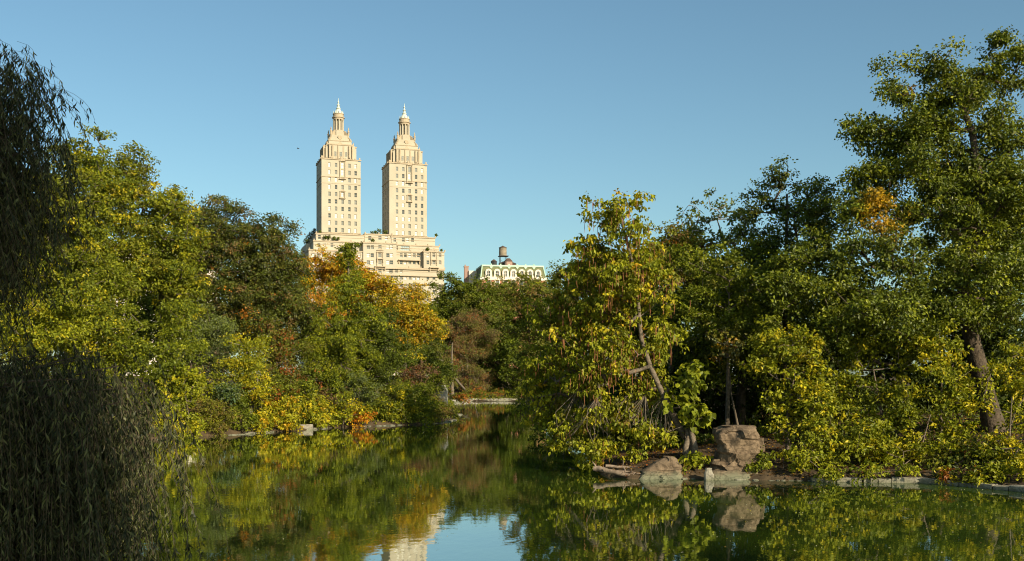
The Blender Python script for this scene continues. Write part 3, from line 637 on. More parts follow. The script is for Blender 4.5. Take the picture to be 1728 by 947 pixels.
# ---- left bank, tall trees behind
YG = pal(lime=2.6, mid=4.5, yellow=.7, green=3, olive=1.5)
tree('maple_tree', 'tall yellow green maple crown rising right beside the dark willow', 'tree',
     [(150,275,86,42,46),(110,330,86,80,60),(60,400,86,90,90),(160,380,84,90,80),(30,500,84,100,70),(150,480,82,100,70)], YG, rt=.4, leaf=.22)
tree('maple_tree', 'yellow green maple with a stepped top left of the dark round oak', 'tree',
     [(238,310,88,42,42),(205,330,88,40,40),(300,350,88,24,34),(262,390,87,75,60),(315,420,87,30,50),(240,460,86,95,60),(300,490,86,50,50)], pal(lime=2.6, mid=4, yellow=1.1, green=3, olive=2), rt=.4, leaf=.22)
tree('maple_tree', 'bright low maple branches glowing behind the willow at far left', 'tree',
     [(60,550,76,90,45),(150,560,76,85,50),(20,600,75,60,50)], pal(lime=3.4, yellow=1.3, mid=4, green=3), rt=.3)
tree('linden_tree', 'mid green leafy tree just above the lit willow drape', 'tree',
     [(230,590,79,65,50),(290,570,80,45,40),(270,640,78,60,50),(180,640,78,60,50)], pal(mid=5, green=3, lime=2), rt=.3)
tree('oak_tree', 'large dark rounded oak with scattered orange sprays left of the towers', 'tree',
     [(385,395,100,62,58),(345,420,100,35,60),(440,420,100,62,62),(400,480,99,85,70),(480,480,99,42,75),(340,520,98,35,50),(440,550,97,80,55),(500,540,97,34,55)],
     pal(dark=5, green=3, olive=2.2, brown=1.1, orange=.16), rt=.45, material=OAKLEAF, bark=DARKBARK,
     patches=[(P(x, y, 94), r, c) for x, y, r, c in ((388,425,.45,'gold'),(355,455,.4,'orange'),(412,526,.7,'orange'),(484,538,.5,'orange'),(500,552,.5,'rust'),(385,485,.5,'orange'),(465,552,.45,'rust'),(477,428,.4,'gold'),(420,555,.6,'gold'))])
tree('cedar_tree', 'soft grey green feathery tree under the left edge of the dark oak', 'tree', [(345,560,88,34,55),(330,590,86,45,40),(370,600,86,30,35)], pal(grey=2, green=4, mid=4), leaf=.15, material=NEEDLE, droop=.4)
tree('yew_tree', 'low dome of dark foliage on the left bank above the olive bush', 'tree', [(350,632,83,42,28),(320,650,82,30,30)], pal(dark=5, deep=2, purple=1.4), leaf=.14, rt=.15, material=NEEDLE)
bush('rhododendron_bush', 'blue green glossy shrub beside the small yellow tree', [(374,655,80,28,22),(390,665,79,18,18)], pal(blue=2, grey=2, green=4), cat='shrub', material=OAKLEAF)
tree('birch_tree', 'slim pale yellow tree standing before the dark oak', 'tree', [(420,590,84,30,28),(440,620,83,26,28),(405,625,83,24,28),(425,655,82,34,24)], pal(lime=4, yellow=2.2, mid=3), leaf=.17, rt=.12, dens=3, bark=PALEBARK)
tree('beech_tree', 'dim reddish green tree between slim yellow tree and the spire shaped tree', 'tree', [(480,600,92,45,45),(510,640,91,35,30),(465,640,90,30,30)], pal(green=4, olive=3, rust=1.2, brown=1), rt=.2)
tree('ash_tree', 'orange gold tree glowing in front of the cream tower base', 'tree',
     [(545,468,132,36,38),(520,480,132,22,45),(575,480,132,35,45),(622,478,132,24,38),(600,500,132,45,45),(560,530,130,55,45),(640,510,130,24,36)], pal(gold=5, yellow=2.6, orange=2.2, olive=2.4), leaf=.26, rt=.4, spacing=1.6, cr=1.0)
tree('ginkgo_tree', 'spire shaped green tree whose tip crosses the tower base', 'tree',
     [(588,417,98,11,15,.6),(590,442,98,16,18,.8),(588,470,98,16,20,1),(582,505,97,26,28),(560,560,96,36,40),(612,545,97,34,45),(580,600,95,55,45),(545,600,95,30,35)], pal(mid=5, lime=4, green=3), rt=.28, spacing=.95, cr=.6, droop=.6, leaf=.18,
     trunk=[(P(588,700,98)[0],98,gz(P(588,700,98)[0],98)-.1), P(588,560,98), P(588,412,98)])
tree('ash_tree', 'yellow orange autumn tree right of the spire shaped tree', 'tree', [(690,520,126,34,38),(655,505,127,28,36),(700,560,124,40,44),(672,560,124,36,40),(712,540,125,24,36)], pal(gold=4, yellow=2.8, olive=3, lime=2, mid=1, orange=.9), leaf=.25, rt=.35, spacing=1.5, cr=.95)
tree('hornbeam_tree', 'dense dark green tree right behind the round shore bushes', 'tree', [(640,570,100,38,45),(650,610,98,42,36),(615,630,97,36,28)], pal(green=5, dark=4, mid=1.5), rt=.25)
tree('oak_tree', 'rounded green oak crown just left of the copper roofed building', 'tree', [(775,500,214,44,32),(755,512,214,38,34),(828,496,216,34,26),(800,530,212,60,40),(735,545,210,30,36)], pal(green=5, mid=4, olive=2), leaf=.38, rt=.45, spacing=1.8, cr=1.15)
tree('elm_tree', 'yellow green treetops directly under the copper roofed building', 'tree', [(868,497,224,40,22),(905,500,224,28,20),(860,530,222,50,36),(900,560,220,40,50)], pal(mid=4, lime=2.5, olive=3, brown=.8), leaf=.38, rt=.45, spacing=1.8, cr=1.1)
tree('linden_tree', 'lone small treetop at the right end of the copper roofed building', 'tree', [(932,480,212,16,18),(950,500,210,30,26),(925,510,212,24,24)], pal(green=3, olive=3, mid=2), leaf=.38, rt=.3, spacing=1.6, cr=.9)
tree('pine_tree', 'layered pine with rust brown needles above the far shore', 'tree',
     [(785,545,201,38,9,4.4),(765,562,200,30,9,2.2),(808,570,200,34,9,2.4),(775,592,199,36,9,2.4),(815,600,199,26,8,2),(765,618,198,34,9,2.2),(798,632,198,34,9,2.2),(790,560,202,44,22),(785,600,203,46,26),(780,640,203,46,20),(755,642,197,26,10,2),(800,655,197,32,10,2)],
     pal(mid=3, olive=4, rust=1.6, brown=4, purple=1.6), leaf=.32, rt=.4, spacing=1.35, cr=1.05, flat=.62, ragged=.5, spray=.5, material=NEEDLE, aspect=.34, bark=BARK,
     trunk=[(P(790,690,200)[0],200,gz(P(790,690,200)[0],200)-.1), P(788,600,200), P(784,545,201)])
tree('linden_tree', 'shaded green tree standing behind the inlet between pine and far wall', 'tree', [(850,600,203,36,50),(880,620,198,36,44),(840,560,205,36,36),(830,640,205,30,34),(870,655,218,36,22)], pal(green=5, mid=4, dark=2), leaf=.38, rt=.4, spacing=1.8, cr=1.1)
tree('elm_tree', 'green tree filling the space behind the rust needled pine', 'tree', [(725,590,140,36,46),(715,620,138,36,36),(745,570,205,30,40),(775,580,236,46,50),(830,590,236,50,60),(745,630,160,30,30)], pal(green=5, dark=3, olive=2), leaf=.26, rt=.4, spacing=1.7, cr=1.1)
tree('elm_tree', 'green tree filling the skyline gap behind the maples and the dark oak', 'tree', [(330,470,118,70,50),(250,540,118,70,60),(400,520,116,60,60),(470,520,116,50,60),(360,590,114,70,50)], pal(green=4, dark=3, mid=2), leaf=.3, rt=.4, spacing=2.0, cr=1.3, bark=DARKBARK)
tree('elm_tree', 'green tree rising behind the yellow green maples at far left', 'tree', [(60,430,112,90,70),(170,470,112,80,70),(100,550,110,110,60),(210,600,104,70,50)], pal(green=4, mid=3, lime=1), leaf=.3, rt=.4, spacing=2.0, cr=1.3, bark=DARKBARK)
tree('elm_tree', 'dark green tree behind the spire shaped tree and mauve shrub', 'tree', [(560,590,120,60,46),(640,600,120,50,44),(600,640,112,60,30),(700,610,132,40,40)], pal(green=4, dark=3, mid=2), leaf=.3, rt=.4, spacing=2.0, cr=1.3, bark=DARKBARK)
# left bank understory
bush('barberry_bush', 'rounded olive bush at the water beside a bright green one', [(358,700,77.5,36,24),(345,715,77,24,16),(376,712,77.5,20,18)], pal(olive=5, lime=1.6, brown=1), leaf=.12, spacing=.6, cr=.42)
bush('spicebush', 'small bright green bush between olive bush and yellow bushes', [(404,700,79.5,18,22),(412,715,79,16,14)], pal(mid=5, green=3, lime=1), leaf=.17)
bush('witch_hazel_bush', 'leafy lime bush beneath the linden at the left shore', [(310,665,77.5,28,34),(325,640,79,28,24),(292,700,75,22,24),(320,715,75,26,16)], pal(lime=5, mid=4, yellow=1), leaf=.2)
bush('forsythia_bush', 'yellow bush at the waterline next to the willow drape', [(283,718,73,22,18),(308,722,73.5,18,12)], pal(yellow=2.4, lime=4, mid=2), leaf=.2)
bush('witch_hazel_bush', 'golden yellow bush arching over pale shore stones', [(455,690,83,40,24),(470,708,82.5,32,15),(440,712,81.5,26,14),(485,690,84,26,24)], pal(yellow=3, gold=2, lime=3, mid=2.4), leaf=.19)
bush('spicebush', 'green bush with ruddy top behind the golden bush', [(440,670,86,30,22),(470,662,87,26,20),(410,678,84,20,18)], pal(green=3, mid=3, rust=1, olive=2), leaf=.17)
bush('dogwood_bush', 'lime and gold bush in the middle of the left shore', [(530,700,87,34,20),(515,685,88,30,20),(548,708,88,24,12)], pal(lime=4, yellow=2, gold=.8, mid=3.4), leaf=.19)
bush('dogwood_bush', 'yellow green bush just left of the flame orange bush', [(575,700,89.5,28,20),(590,688,90,22,18),(562,712,89.5,18,9)], pal(lime=4, yellow=2, mid=3.4), leaf=.19)
bush('sumac_bush', 'flame orange bush at the water near the middle of the shore', [(612,697,90.3,20,9),(604,708,90,14,8),(624,702,90,10,6)], pal(orange=5, gold=3.5, yellow=.8), leaf=.19, spacing=.55, cr=.4)
bush('viburnum_bush', 'large round green bush with yellow tips at the shore bend', [(680,688,95.5,44,30),(655,695,94.6,28,22),(712,694,97,22,26),(675,668,97,30,16)], pal(green=4, mid=3, lime=2.4, yellow=1.6), leaf=.18)
bush('viburnum_bush', 'scrubby brownish green bush at the tip of the left bank', [(746,696,101,22,16),(733,700,99,18,14),(762,698,106,10,10)], pal(olive=3, mid=3, brown=2, green=2), leaf=.15)
bush('rose_bush', 'dull brown and mauve shrub above the yellow green bushes', [(548,672,92,26,12),(570,664,93,18,10)], pal(purple=4, brown=3, olive=2), leaf=.14)
bush('privet_bush', 'dark mid green bushes behind the lime and gold bush', [(520,655,92,45,22),(555,645,93,30,20),(500,665,90,24,18)], pal(green=4, mid=4, lime=1), leaf=.18)
bush('olive_bush', 'silvery green shrub left of the dense dark hornbeam', [(590,655,94,32,24),(615,668,94,28,16),(570,680,92.5,20,14)], pal(grey=4, mid=3, green=2), leaf=.16)
bush('smoke_bush', 'mauve brown shrub below the yellow orange tree', [(706,630,112,28,15),(690,645,110,26,14)], pal(purple=5, rust=1, olive=2), leaf=.18)
bush('privet_bush', 'green bush between the round shore bush and the mauve shrub', [(650,655,101,34,22),(720,655,106,32,20),(690,662,104,30,14)], pal(green=4, mid=3, olive=2), leaf=.18)
bush('barberry_bush', 'low reddish undergrowth beside the inlet under the pine', [(770,672,128,20,9),(800,664,150,24,10),(835,668,195,26,7)], pal(rust=2, olive=3, mid=3), leaf=.2)
bush('privet_bush', 'low green bush along the far stone wall', [(850,671,199,30,5),(800,671,199,34,5),(880,662,195,18,12)], pal(mid=4, green=3, lime=2), leaf=.26, spacing=1.2, cr=.7)

# ---- right bank
BASEP = np.array([*shore(1166, 803)[0:1], shore(1166, 803)[1]])
cb = P(1168, 772, 45.2)
cat_trunk = [(cb[0], 45.2, gz(cb[0], 45.2) - .2), P(1160,745,45.2), P(1143,715,45.1), P(1120,668,45.1), P(1097,618,45.2), P(1082,570,45.3), P(1076,500,45.5), P(1066,440,45.6), P(1052,385,45.7), P(1046,350,45.8)]
catalpa, catcl = tree('catalpa_tree', 'leaning catalpa with yellow green leaves and hanging brown pods over the water', 'tree',
     [(1030,352,46,36,16),(1075,345,46,24,12),(1048,362,45.4,24,16),(1055,400,45.2,30,24),(1045,470,45.4,50,30),(1085,460,45.4,30,30),(1010,375,46,28,16),(1040,385,46,34,14),(985,415,46.5,34,22),(1050,440,46.5,60,34),(1100,430,47,30,34),(1010,480,46.5,60,44),(1080,510,46,52,50),(985,560,47,62,44),(1060,590,45.5,62,46),(1120,570,46,30,50),
      (950,620,48,48,40),(1010,640,46,66,40),(1090,660,46,44,36),(940,680,48,40,30),(1010,705,46,70,26),(1080,728,45,56,22),(1040,750,45,60,18),(970,730,47,40,24),(1115,745,44.6,28,20),(915,660,49,30,26),(905,695,50,26,20),(972,492,48.5,26,34),(935,550,49,34,40),(908,620,50,26,28),(898,690,51,20,18),(985,450,48,22,24),(935,725,48.5,36,22),(960,755,47,34,14),(1000,770,46,40,12)],
     pal(lime=6, mid=3.4, yellow=1.8, olive=1.6, gold=.35, brown=.25), leaf=.165, dens=3.0, spacing=.6, cr=.42, droop=.7, flat=.8, upw=.2, shape=HEXA, trunk=cat_trunk, rt=.17, clear=.2, taper=.85, rtip=.011, aspect=.6, wig=.16)
m = MB()
sel = [c for c in catcl if R.random() < (.5 if c[2] > 3.2 else .12)]
for c in sel:
    for k in range(R.integers(1, 4)):
        x, y, z = c + R.normal(size=3) * [.25, .2, .1] + np.array([0, -.25, -.05]); l = R.uniform(.25, .5)
        V, F = tube([(x, y, z), (x + .01, y, z - l * .5), (x + R.normal() * .03, y, z - l)], [.010, .012, .006], 3); m.add(V - catalpa.matrix_world.translation - np.array(catalpa.location) , F)
pods = m.build('seed_pods', PODS, catalpa); pods['kind'] = 'stuff'
RG = pal(green=4, dark=2, mid=4, olive=1.2, lime=.8)
tree('locust_tree', 'thin tree with sparse leaves and bare grey twigs against the sky', 'tree',
     [(1175,352,62,30,16),(1215,362,62,34,20),(1255,360,62,30,20),(1160,385,62,22,16),(1210,400,61,50,24),(1270,390,61,26,26)], pal(green=3, grey=3, olive=2, mid=2), leaf=.2, dens=1.0, spacing=.95, cr=.5, bark=PALEBARK, rt=.16, rtip=.018, wig=.22,
     trunk=[(P(1215,700,62)[0],62,gz(P(1215,700,62)[0],62)), P(1225,520,62), P(1232,440,62), P(1210,370,62)])
m = MB()
tree('hickory_tree', 'rust tinged tree top between catalpa and the sparse grey tree', 'tree', [(1130,420,58,34,24),(1110,450,58,40,30),(1165,440,58,40,34),(1140,480,57,50,36)], pal(olive=4, brown=3, orange=.7, mid=3), leaf=.17, dens=3, rt=.2, spacing=.95, cr=.6)
tree('elm_tree', 'shadowed green tree standing between catalpa and the large oak', 'tree', [(1200,470,56,70,44),(1240,520,55,70,50),(1160,530,55,60,50),(1290,470,56,50,46),(1190,590,54,62,50),(1260,600,54,56,50),(1320,520,56,50,50),(1345,600,57,50,50)], pal(green=4, dark=2.4, mid=3.4, lime=1.4, olive=1), leaf=.16, rt=.3, rtip=.02, bark=DARKBARK, spacing=.95, cr=.6)
tree('walnut_tree', 'brownish green tree bending over the water behind the catalpa', 'tree', [(905,500,118,36,26),(940,520,110,46,36),(900,560,112,30,40),(930,580,100,50,46),(905,620,98,34,36),(940,640,90,40,40),(915,655,92,30,26)], pal(olive=4, brown=2.4, green=4, mid=2), leaf=.24, rt=.3, spacing=1.2, cr=.8, base=(P(952,0,96)[0],96))
bush('alder_bush', 'low olive green bush hanging over the water behind the catalpa', [(900,690,75,22,20),(925,705,66,26,22),(950,730,58,26,22),(900,660,84,26,24),(890,672,130,18,12),(985,690,62,36,30),(1000,650,64,40,36),(960,650,70,36,36),(1010,730,55,40,30),(1060,720,55,40,30),(980,748,55,36,20),(970,710,64,40,24),(965,690,75,44,24),(945,672,92,40,24)], pal(green=4, mid=3, olive=3), leaf=.19)
tree('walnut_tree', 'olive tree filling the gap behind the catalpa crown', 'tree', [(985,470,80,50,36),(1040,480,78,60,50),(1000,540,76,70,50),(960,570,80,44,50),(1060,560,75,60,50),(1000,620,72,70,50),(1090,640,66,60,50)], pal(olive=4, brown=2, green=4, mid=2), leaf=.2, rt=.35, spacing=1.15, cr=.75)
tree('cherry_tree', 'small leafed tree reaching above the dark middle of the right bank', 'tree', [(1318,300,58,24,22),(1345,318,58,26,18),(1380,325,57,34,22),(1300,305,58,14,10),(1330,360,57,50,34),(1390,390,56,60,46),(1300,400,57,40,36),(1350,440,55,70,44),(1250,440,57,50,40),(1360,370,54,50,40),(1290,350,58,34,22)],
     RG, leaf=.15, dens=2.1, rt=.25, spacing=.85, cr=.5, material=OAKLEAF, bark=DARKBARK)
ob = shore(1672, 800); oz = gz(P(1680,790,47.5)[0], 47.5)
oak_trunk = [(P(1682,800,47.5)[0], 47.5, oz - .3), P(1672,700,47.5), P(1650,610,47.7), P(1632,540,48), P(1625,470,48.3), P(1645,400,48.6), P(1655,320,49), P(1640,220,49.5), P(1610,150,50)]
tree('oak_tree', 'giant dark green oak towering over the right bank with gnarled trunk', 'tree',
     [(1583,102,50,22,26),(1688,104,50,24,34),(1712,130,50,26,50),(1580,150,50,34,40),(1505,160,50,26,42),(1640,180,50,42,44),(1475,215,50,40,28),(1450,235,50,32,22),(1540,220,50,50,44),(1600,250,50,60,50),(1700,220,50,48,70),
      (1520,290,49.5,70,44),(1660,320,49,70,60),(1470,330,49.5,50,34),(1560,370,48.5,80,50),(1440,380,49,50,40),(1700,420,49,60,60),(1480,430,48,80,46),(1600,440,47.6,50,36),(1400,430,49,50,44),(1540,500,47.5,70,40),(1420,500,48,70,44),(1700,520,47,50,50),(1590,350,53,90,60),(1680,400,53,70,70),(1500,260,52,50,50),(1640,270,51,50,50),(1600,530,46.8,60,36),(1660,470,46.6,40,44),(1700,330,48,40,60),(1650,150,52,40,40),(1480,540,46,70,40),(1590,570,46,50,36),(1350,500,48,60,40),(1420,560,46.5,50,30)],
     pal(green=4.5, dark=2, mid=4.5, lime=2.2), leaf=.155, dens=4, rt=.46, rtip=.019, core_f=.34, taper=.8, spacing=.95, cr=.62, material=OAKLEAF, shape=QUAD, bark=DARKBARK, trunk=oak_trunk, ragged=.16,
     patches=[(P(1482,352,48), 1.1, 'gold'), (P(1512,375,47.5), 1.0, 'gold'), (P(1490,365,46.5), .9, 'gold'), (P(1475,378,47), .6, 'orange'), (P(1465,345,47), .5, 'yellow'), (P(1552,145,49), .7, 'rust'), (P(1572,152,49), .4, 'rust'), (P(1518,195,48.5), .4, 'gold')])
UG = pal(lime=5, mid=3.4, yellow=2.6, green=1.6)
def ub(label, lobes, p=UG, name='willow_oak_bush', **k):
    return bush(name, label, lobes, p, leaf=k.pop('leaf', .15), spacing=.62, cr=.42, dens=k.pop('dens', 3.2), rtip=.009, rt=.06, core_f=.15, **k)
tree('maple_sapling', 'yellow green young maple hanging low right of the boulder', 'tree', [(1300,590,46.5,44,30),(1345,590,46,50,36),(1320,640,45.5,50,36),(1370,640,45,50,40),(1340,690,44.6,46,34),(1385,700,44.6,46,36)], UG, leaf=.155, dens=2.7, spacing=.62, cr=.42, rt=.09, rtip=.01, core_f=.12, base=(P(1330,0,45.5)[0],45.5))
ub('dense yellow green bush trailing into the water left of centre on right bank', [(1385,745,43.6,44,26),(1430,760,43.2,46,28),(1400,785,42.6,40,16),(1470,750,43.6,36,34),(1400,800,41.4,30,8),(1360,790,42,20,12),(1345,770,43,22,14)], name='shadbush')
tree('maple_sapling', 'slender young tree in dappled shade below the spreading oak', 'tree', [(1450,610,47,50,34),(1500,600,46.5,50,36),(1440,660,46,50,36),(1500,670,45.5,56,36),(1480,710,44.6,50,30)], pal(mid=4, lime=3, green=3, yellow=.8), leaf=.155, dens=2.7, spacing=.65, cr=.44, rt=.09, rtip=.01, core_f=.12, base=(P(1470,0,46)[0],46))
tree('maple_sapling', 'bright leafed young tree before the base of the oak trunk', 'tree', [(1570,600,45.5,50,40),(1620,630,45,50,36),(1560,670,44.6,54,36),(1610,690,44.2,34,34)], UG, leaf=.155, dens=2.6, spacing=.65, cr=.44, rt=.08, rtip=.01, core_f=.12, base=(P(1590,0,45.4)[0],45.4))
ub('yellow leafed bush drooping over the pale stone edging', [(1540,745,43.4,44,28),(1500,775,42.6,36,18),(1580,770,43,36,20),(1470,796,41.2,26,9),(1530,798,41,26,8)], name='shadbush', dens=2.6)
ub('dark thicket with few yellow leaves at the foot of the oak trunk', [(1620,760,43,40,28),(1650,785,42.2,36,18),(1590,795,42.2,30,12),(1610,805,40.6,36,10),(1660,806,39.8,30,12)], pal(green=4, dark=3, olive=2, yellow=.7, rust=.5), name='bramble_bush', dens=2.0)
ub('tall yellow green bush closing the right edge of the view', [(1700,660,43.6,40,40),(1715,730,42.6,40,46),(1690,780,41.6,46,24),(1725,600,45,34,40),(1730,790,40.6,30,26),(1700,806,39.6,40,12),(1660,812,39.4,30,8),(1740,812,38.6,30,16)], pal(lime=4, mid=3, yellow=3.4, green=1), name='shadbush', dens=3.2)
tree('hornbeam_tree', 'mid green tree in half shade above the boulder, right of the leaning catalpa', 'tree', [(1190,540,51,44,40),(1235,480,51,50,36),(1180,450,51,40,34),(1250,560,50,40,40),(1300,470,50,50,40)], pal(mid=5, green=4, lime=1.6, olive=1), leaf=.155, dens=3, spacing=.7, cr=.46, rt=.12, rtip=.011, core_f=.3)
# deep shade behind
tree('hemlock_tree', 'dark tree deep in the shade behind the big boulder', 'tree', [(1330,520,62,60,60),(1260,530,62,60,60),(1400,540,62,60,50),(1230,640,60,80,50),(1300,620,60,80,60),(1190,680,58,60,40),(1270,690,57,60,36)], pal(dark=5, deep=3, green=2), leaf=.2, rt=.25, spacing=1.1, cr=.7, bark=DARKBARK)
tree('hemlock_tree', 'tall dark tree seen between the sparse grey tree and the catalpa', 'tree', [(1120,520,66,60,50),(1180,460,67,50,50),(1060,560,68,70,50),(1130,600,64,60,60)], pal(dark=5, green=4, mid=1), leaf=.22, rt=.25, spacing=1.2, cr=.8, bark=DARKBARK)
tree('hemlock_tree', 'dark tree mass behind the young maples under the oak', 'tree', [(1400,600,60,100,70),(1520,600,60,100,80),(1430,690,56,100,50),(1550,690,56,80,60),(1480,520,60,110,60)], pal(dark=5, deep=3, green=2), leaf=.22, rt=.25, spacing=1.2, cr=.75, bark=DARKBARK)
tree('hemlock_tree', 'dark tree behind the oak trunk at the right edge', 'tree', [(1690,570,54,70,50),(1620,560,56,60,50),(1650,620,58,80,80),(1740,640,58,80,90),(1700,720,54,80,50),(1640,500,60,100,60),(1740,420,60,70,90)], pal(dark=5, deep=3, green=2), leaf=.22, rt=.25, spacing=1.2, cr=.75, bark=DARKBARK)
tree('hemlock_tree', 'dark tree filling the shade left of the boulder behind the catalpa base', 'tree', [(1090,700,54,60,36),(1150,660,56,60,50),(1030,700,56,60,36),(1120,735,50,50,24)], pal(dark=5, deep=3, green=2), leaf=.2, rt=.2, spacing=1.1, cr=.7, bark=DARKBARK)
tree('sycamore_tree', 'small tan leafed branch hanging in shade above the boulder', 'tree', [(1215,565,49,32,10),(1225,610,48.5,26,8),(1240,590,49,26,10)], pal(olive=3, brown=2, gold=1, grey=2), leaf=.15, dens=2, rt=.06, rtip=.01, spacing=.6, cr=.4, base=(P(1250,0,50)[0],50))
# young princess tree with big heart shaped leaves
sb = P(1172, 768, 44.6)
bush('paulownia_sapling', 'upright sapling with large fresh green leaves beside the catalpa base', [(1168,618,44.6,14,12,.3),(1165,645,44.6,24,14,.45),(1160,675,44.6,28,16,.5),(1172,705,44.6,20,16,.4)], pal(mid=5, lime=3, green=1), cat='sapling',
     leaf=.24, dens=2.2, spacing=.32, cr=.24, droop=.5, shape=HEXA, aspect=.85, rt=.03, rtip=.006, trunk=[(sb[0], 44.6, gz(sb[0], 44.6) - .1), P(1173,700,44.6), P(1168,610,44.6)], material=LEAF)
bush('mulberry_sprout', 'cluster of bright leaves growing between the two boulders', [(1166,775,43.7,20,12,.4),(1182,785,43.4,14,14,.3)], pal(lime=6, mid=3, yellow=1), cat='shrub', leaf=.17, dens=2.6, spacing=.3, cr=.2, shape=HEXA, aspect=.8, rt=.02, rtip=.006)
bush('mulberry_sprout', 'leafy sprouts covering the right flank of the big boulder', [(1285,785,42.9,18,14,.4),(1270,798,42.7,24,8,.4),(1290,770,43.1,14,10,.3)], pal(mid=4, lime=4, green=3), cat='shrub', leaf=.13, dens=2.2, spacing=.3, cr=.22, shape=HEXA, rt=.02, rtip=.006)
bush('grass_tuft', 'brownish tuft growing on the right side of the wedge boulder', [(1146,790,43.0,12,9,.3)], pal(olive=4, brown=2, mid=2), cat='plant', leaf=.12, dens=2, spacing=.25, cr=.2, rt=.015, rtip=.005)

# ---- gnarled double stump under the catalpa
# ---- terrace shrubs on the apartment house
for k, (px, py, yl, s) in enumerate(((549,401,-10.6,1.0),(555,401,-10.6,1.0),(564,402.5,-10.6,.8),(571,403,-10.6,.7),(629,406,-12,.8),(650,393,-7.5,1.1),(640,392,-6,1.3),(634,393,-6,1.0),(628,393,-6,.8),(722,421,-12,.8),(736,397,-8.2,.7),(540,391,-8.9,.6),(745,422,-12,.5))):
    u, v = fac(px, py, yl); p = BO + UX * u + UY * yl
    m = bpy.data.meshes.new('foliage'); nn = 90; d = unit(R.normal(size=(nn, 3))); pos = d * (R.random((nn, 1)) ** .4) * s + np.array([0, 0, s * .6])
    me = leaf_mesh('foliage', pos, d + R.normal(size=(nn, 3)) * .4, R.normal(size=(nn, 3)), np.full(nn, .5), np.full(nn, .4), np.array(C_['green'])[None] * (.6 + .8 * R.random((nn, 1))))
    o = link('terrace_shrub', me, LEAF, None, (p[0], p[1], v - .4)); tag(o, 'small potted evergreen on a roof terrace of the cream apartment house', 'shrub', 'shrubs on the apartment terraces')
for k, (px, py) in enumerate(((517,408),(521,402),(526,396),(531,391))):
    u, v = fac(px, py, 2 + 2*k); p = BO + UX * u + UY * (2 + 2*k); nn = 160; d = unit(R.normal(size=(nn, 3))); pos = d * (R.random((nn, 1)) ** .4) * 1.5
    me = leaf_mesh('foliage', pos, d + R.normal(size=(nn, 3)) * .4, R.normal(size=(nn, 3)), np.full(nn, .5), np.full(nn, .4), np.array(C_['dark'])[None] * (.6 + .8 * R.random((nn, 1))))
    o = link('terrace_shrub', me, LEAF, None, (p[0], p[1], v)); tag(o, 'dark shrub spilling down the shaded stepped side of the apartment house', 'shrub', 'shrubs on the shaded side terraces')

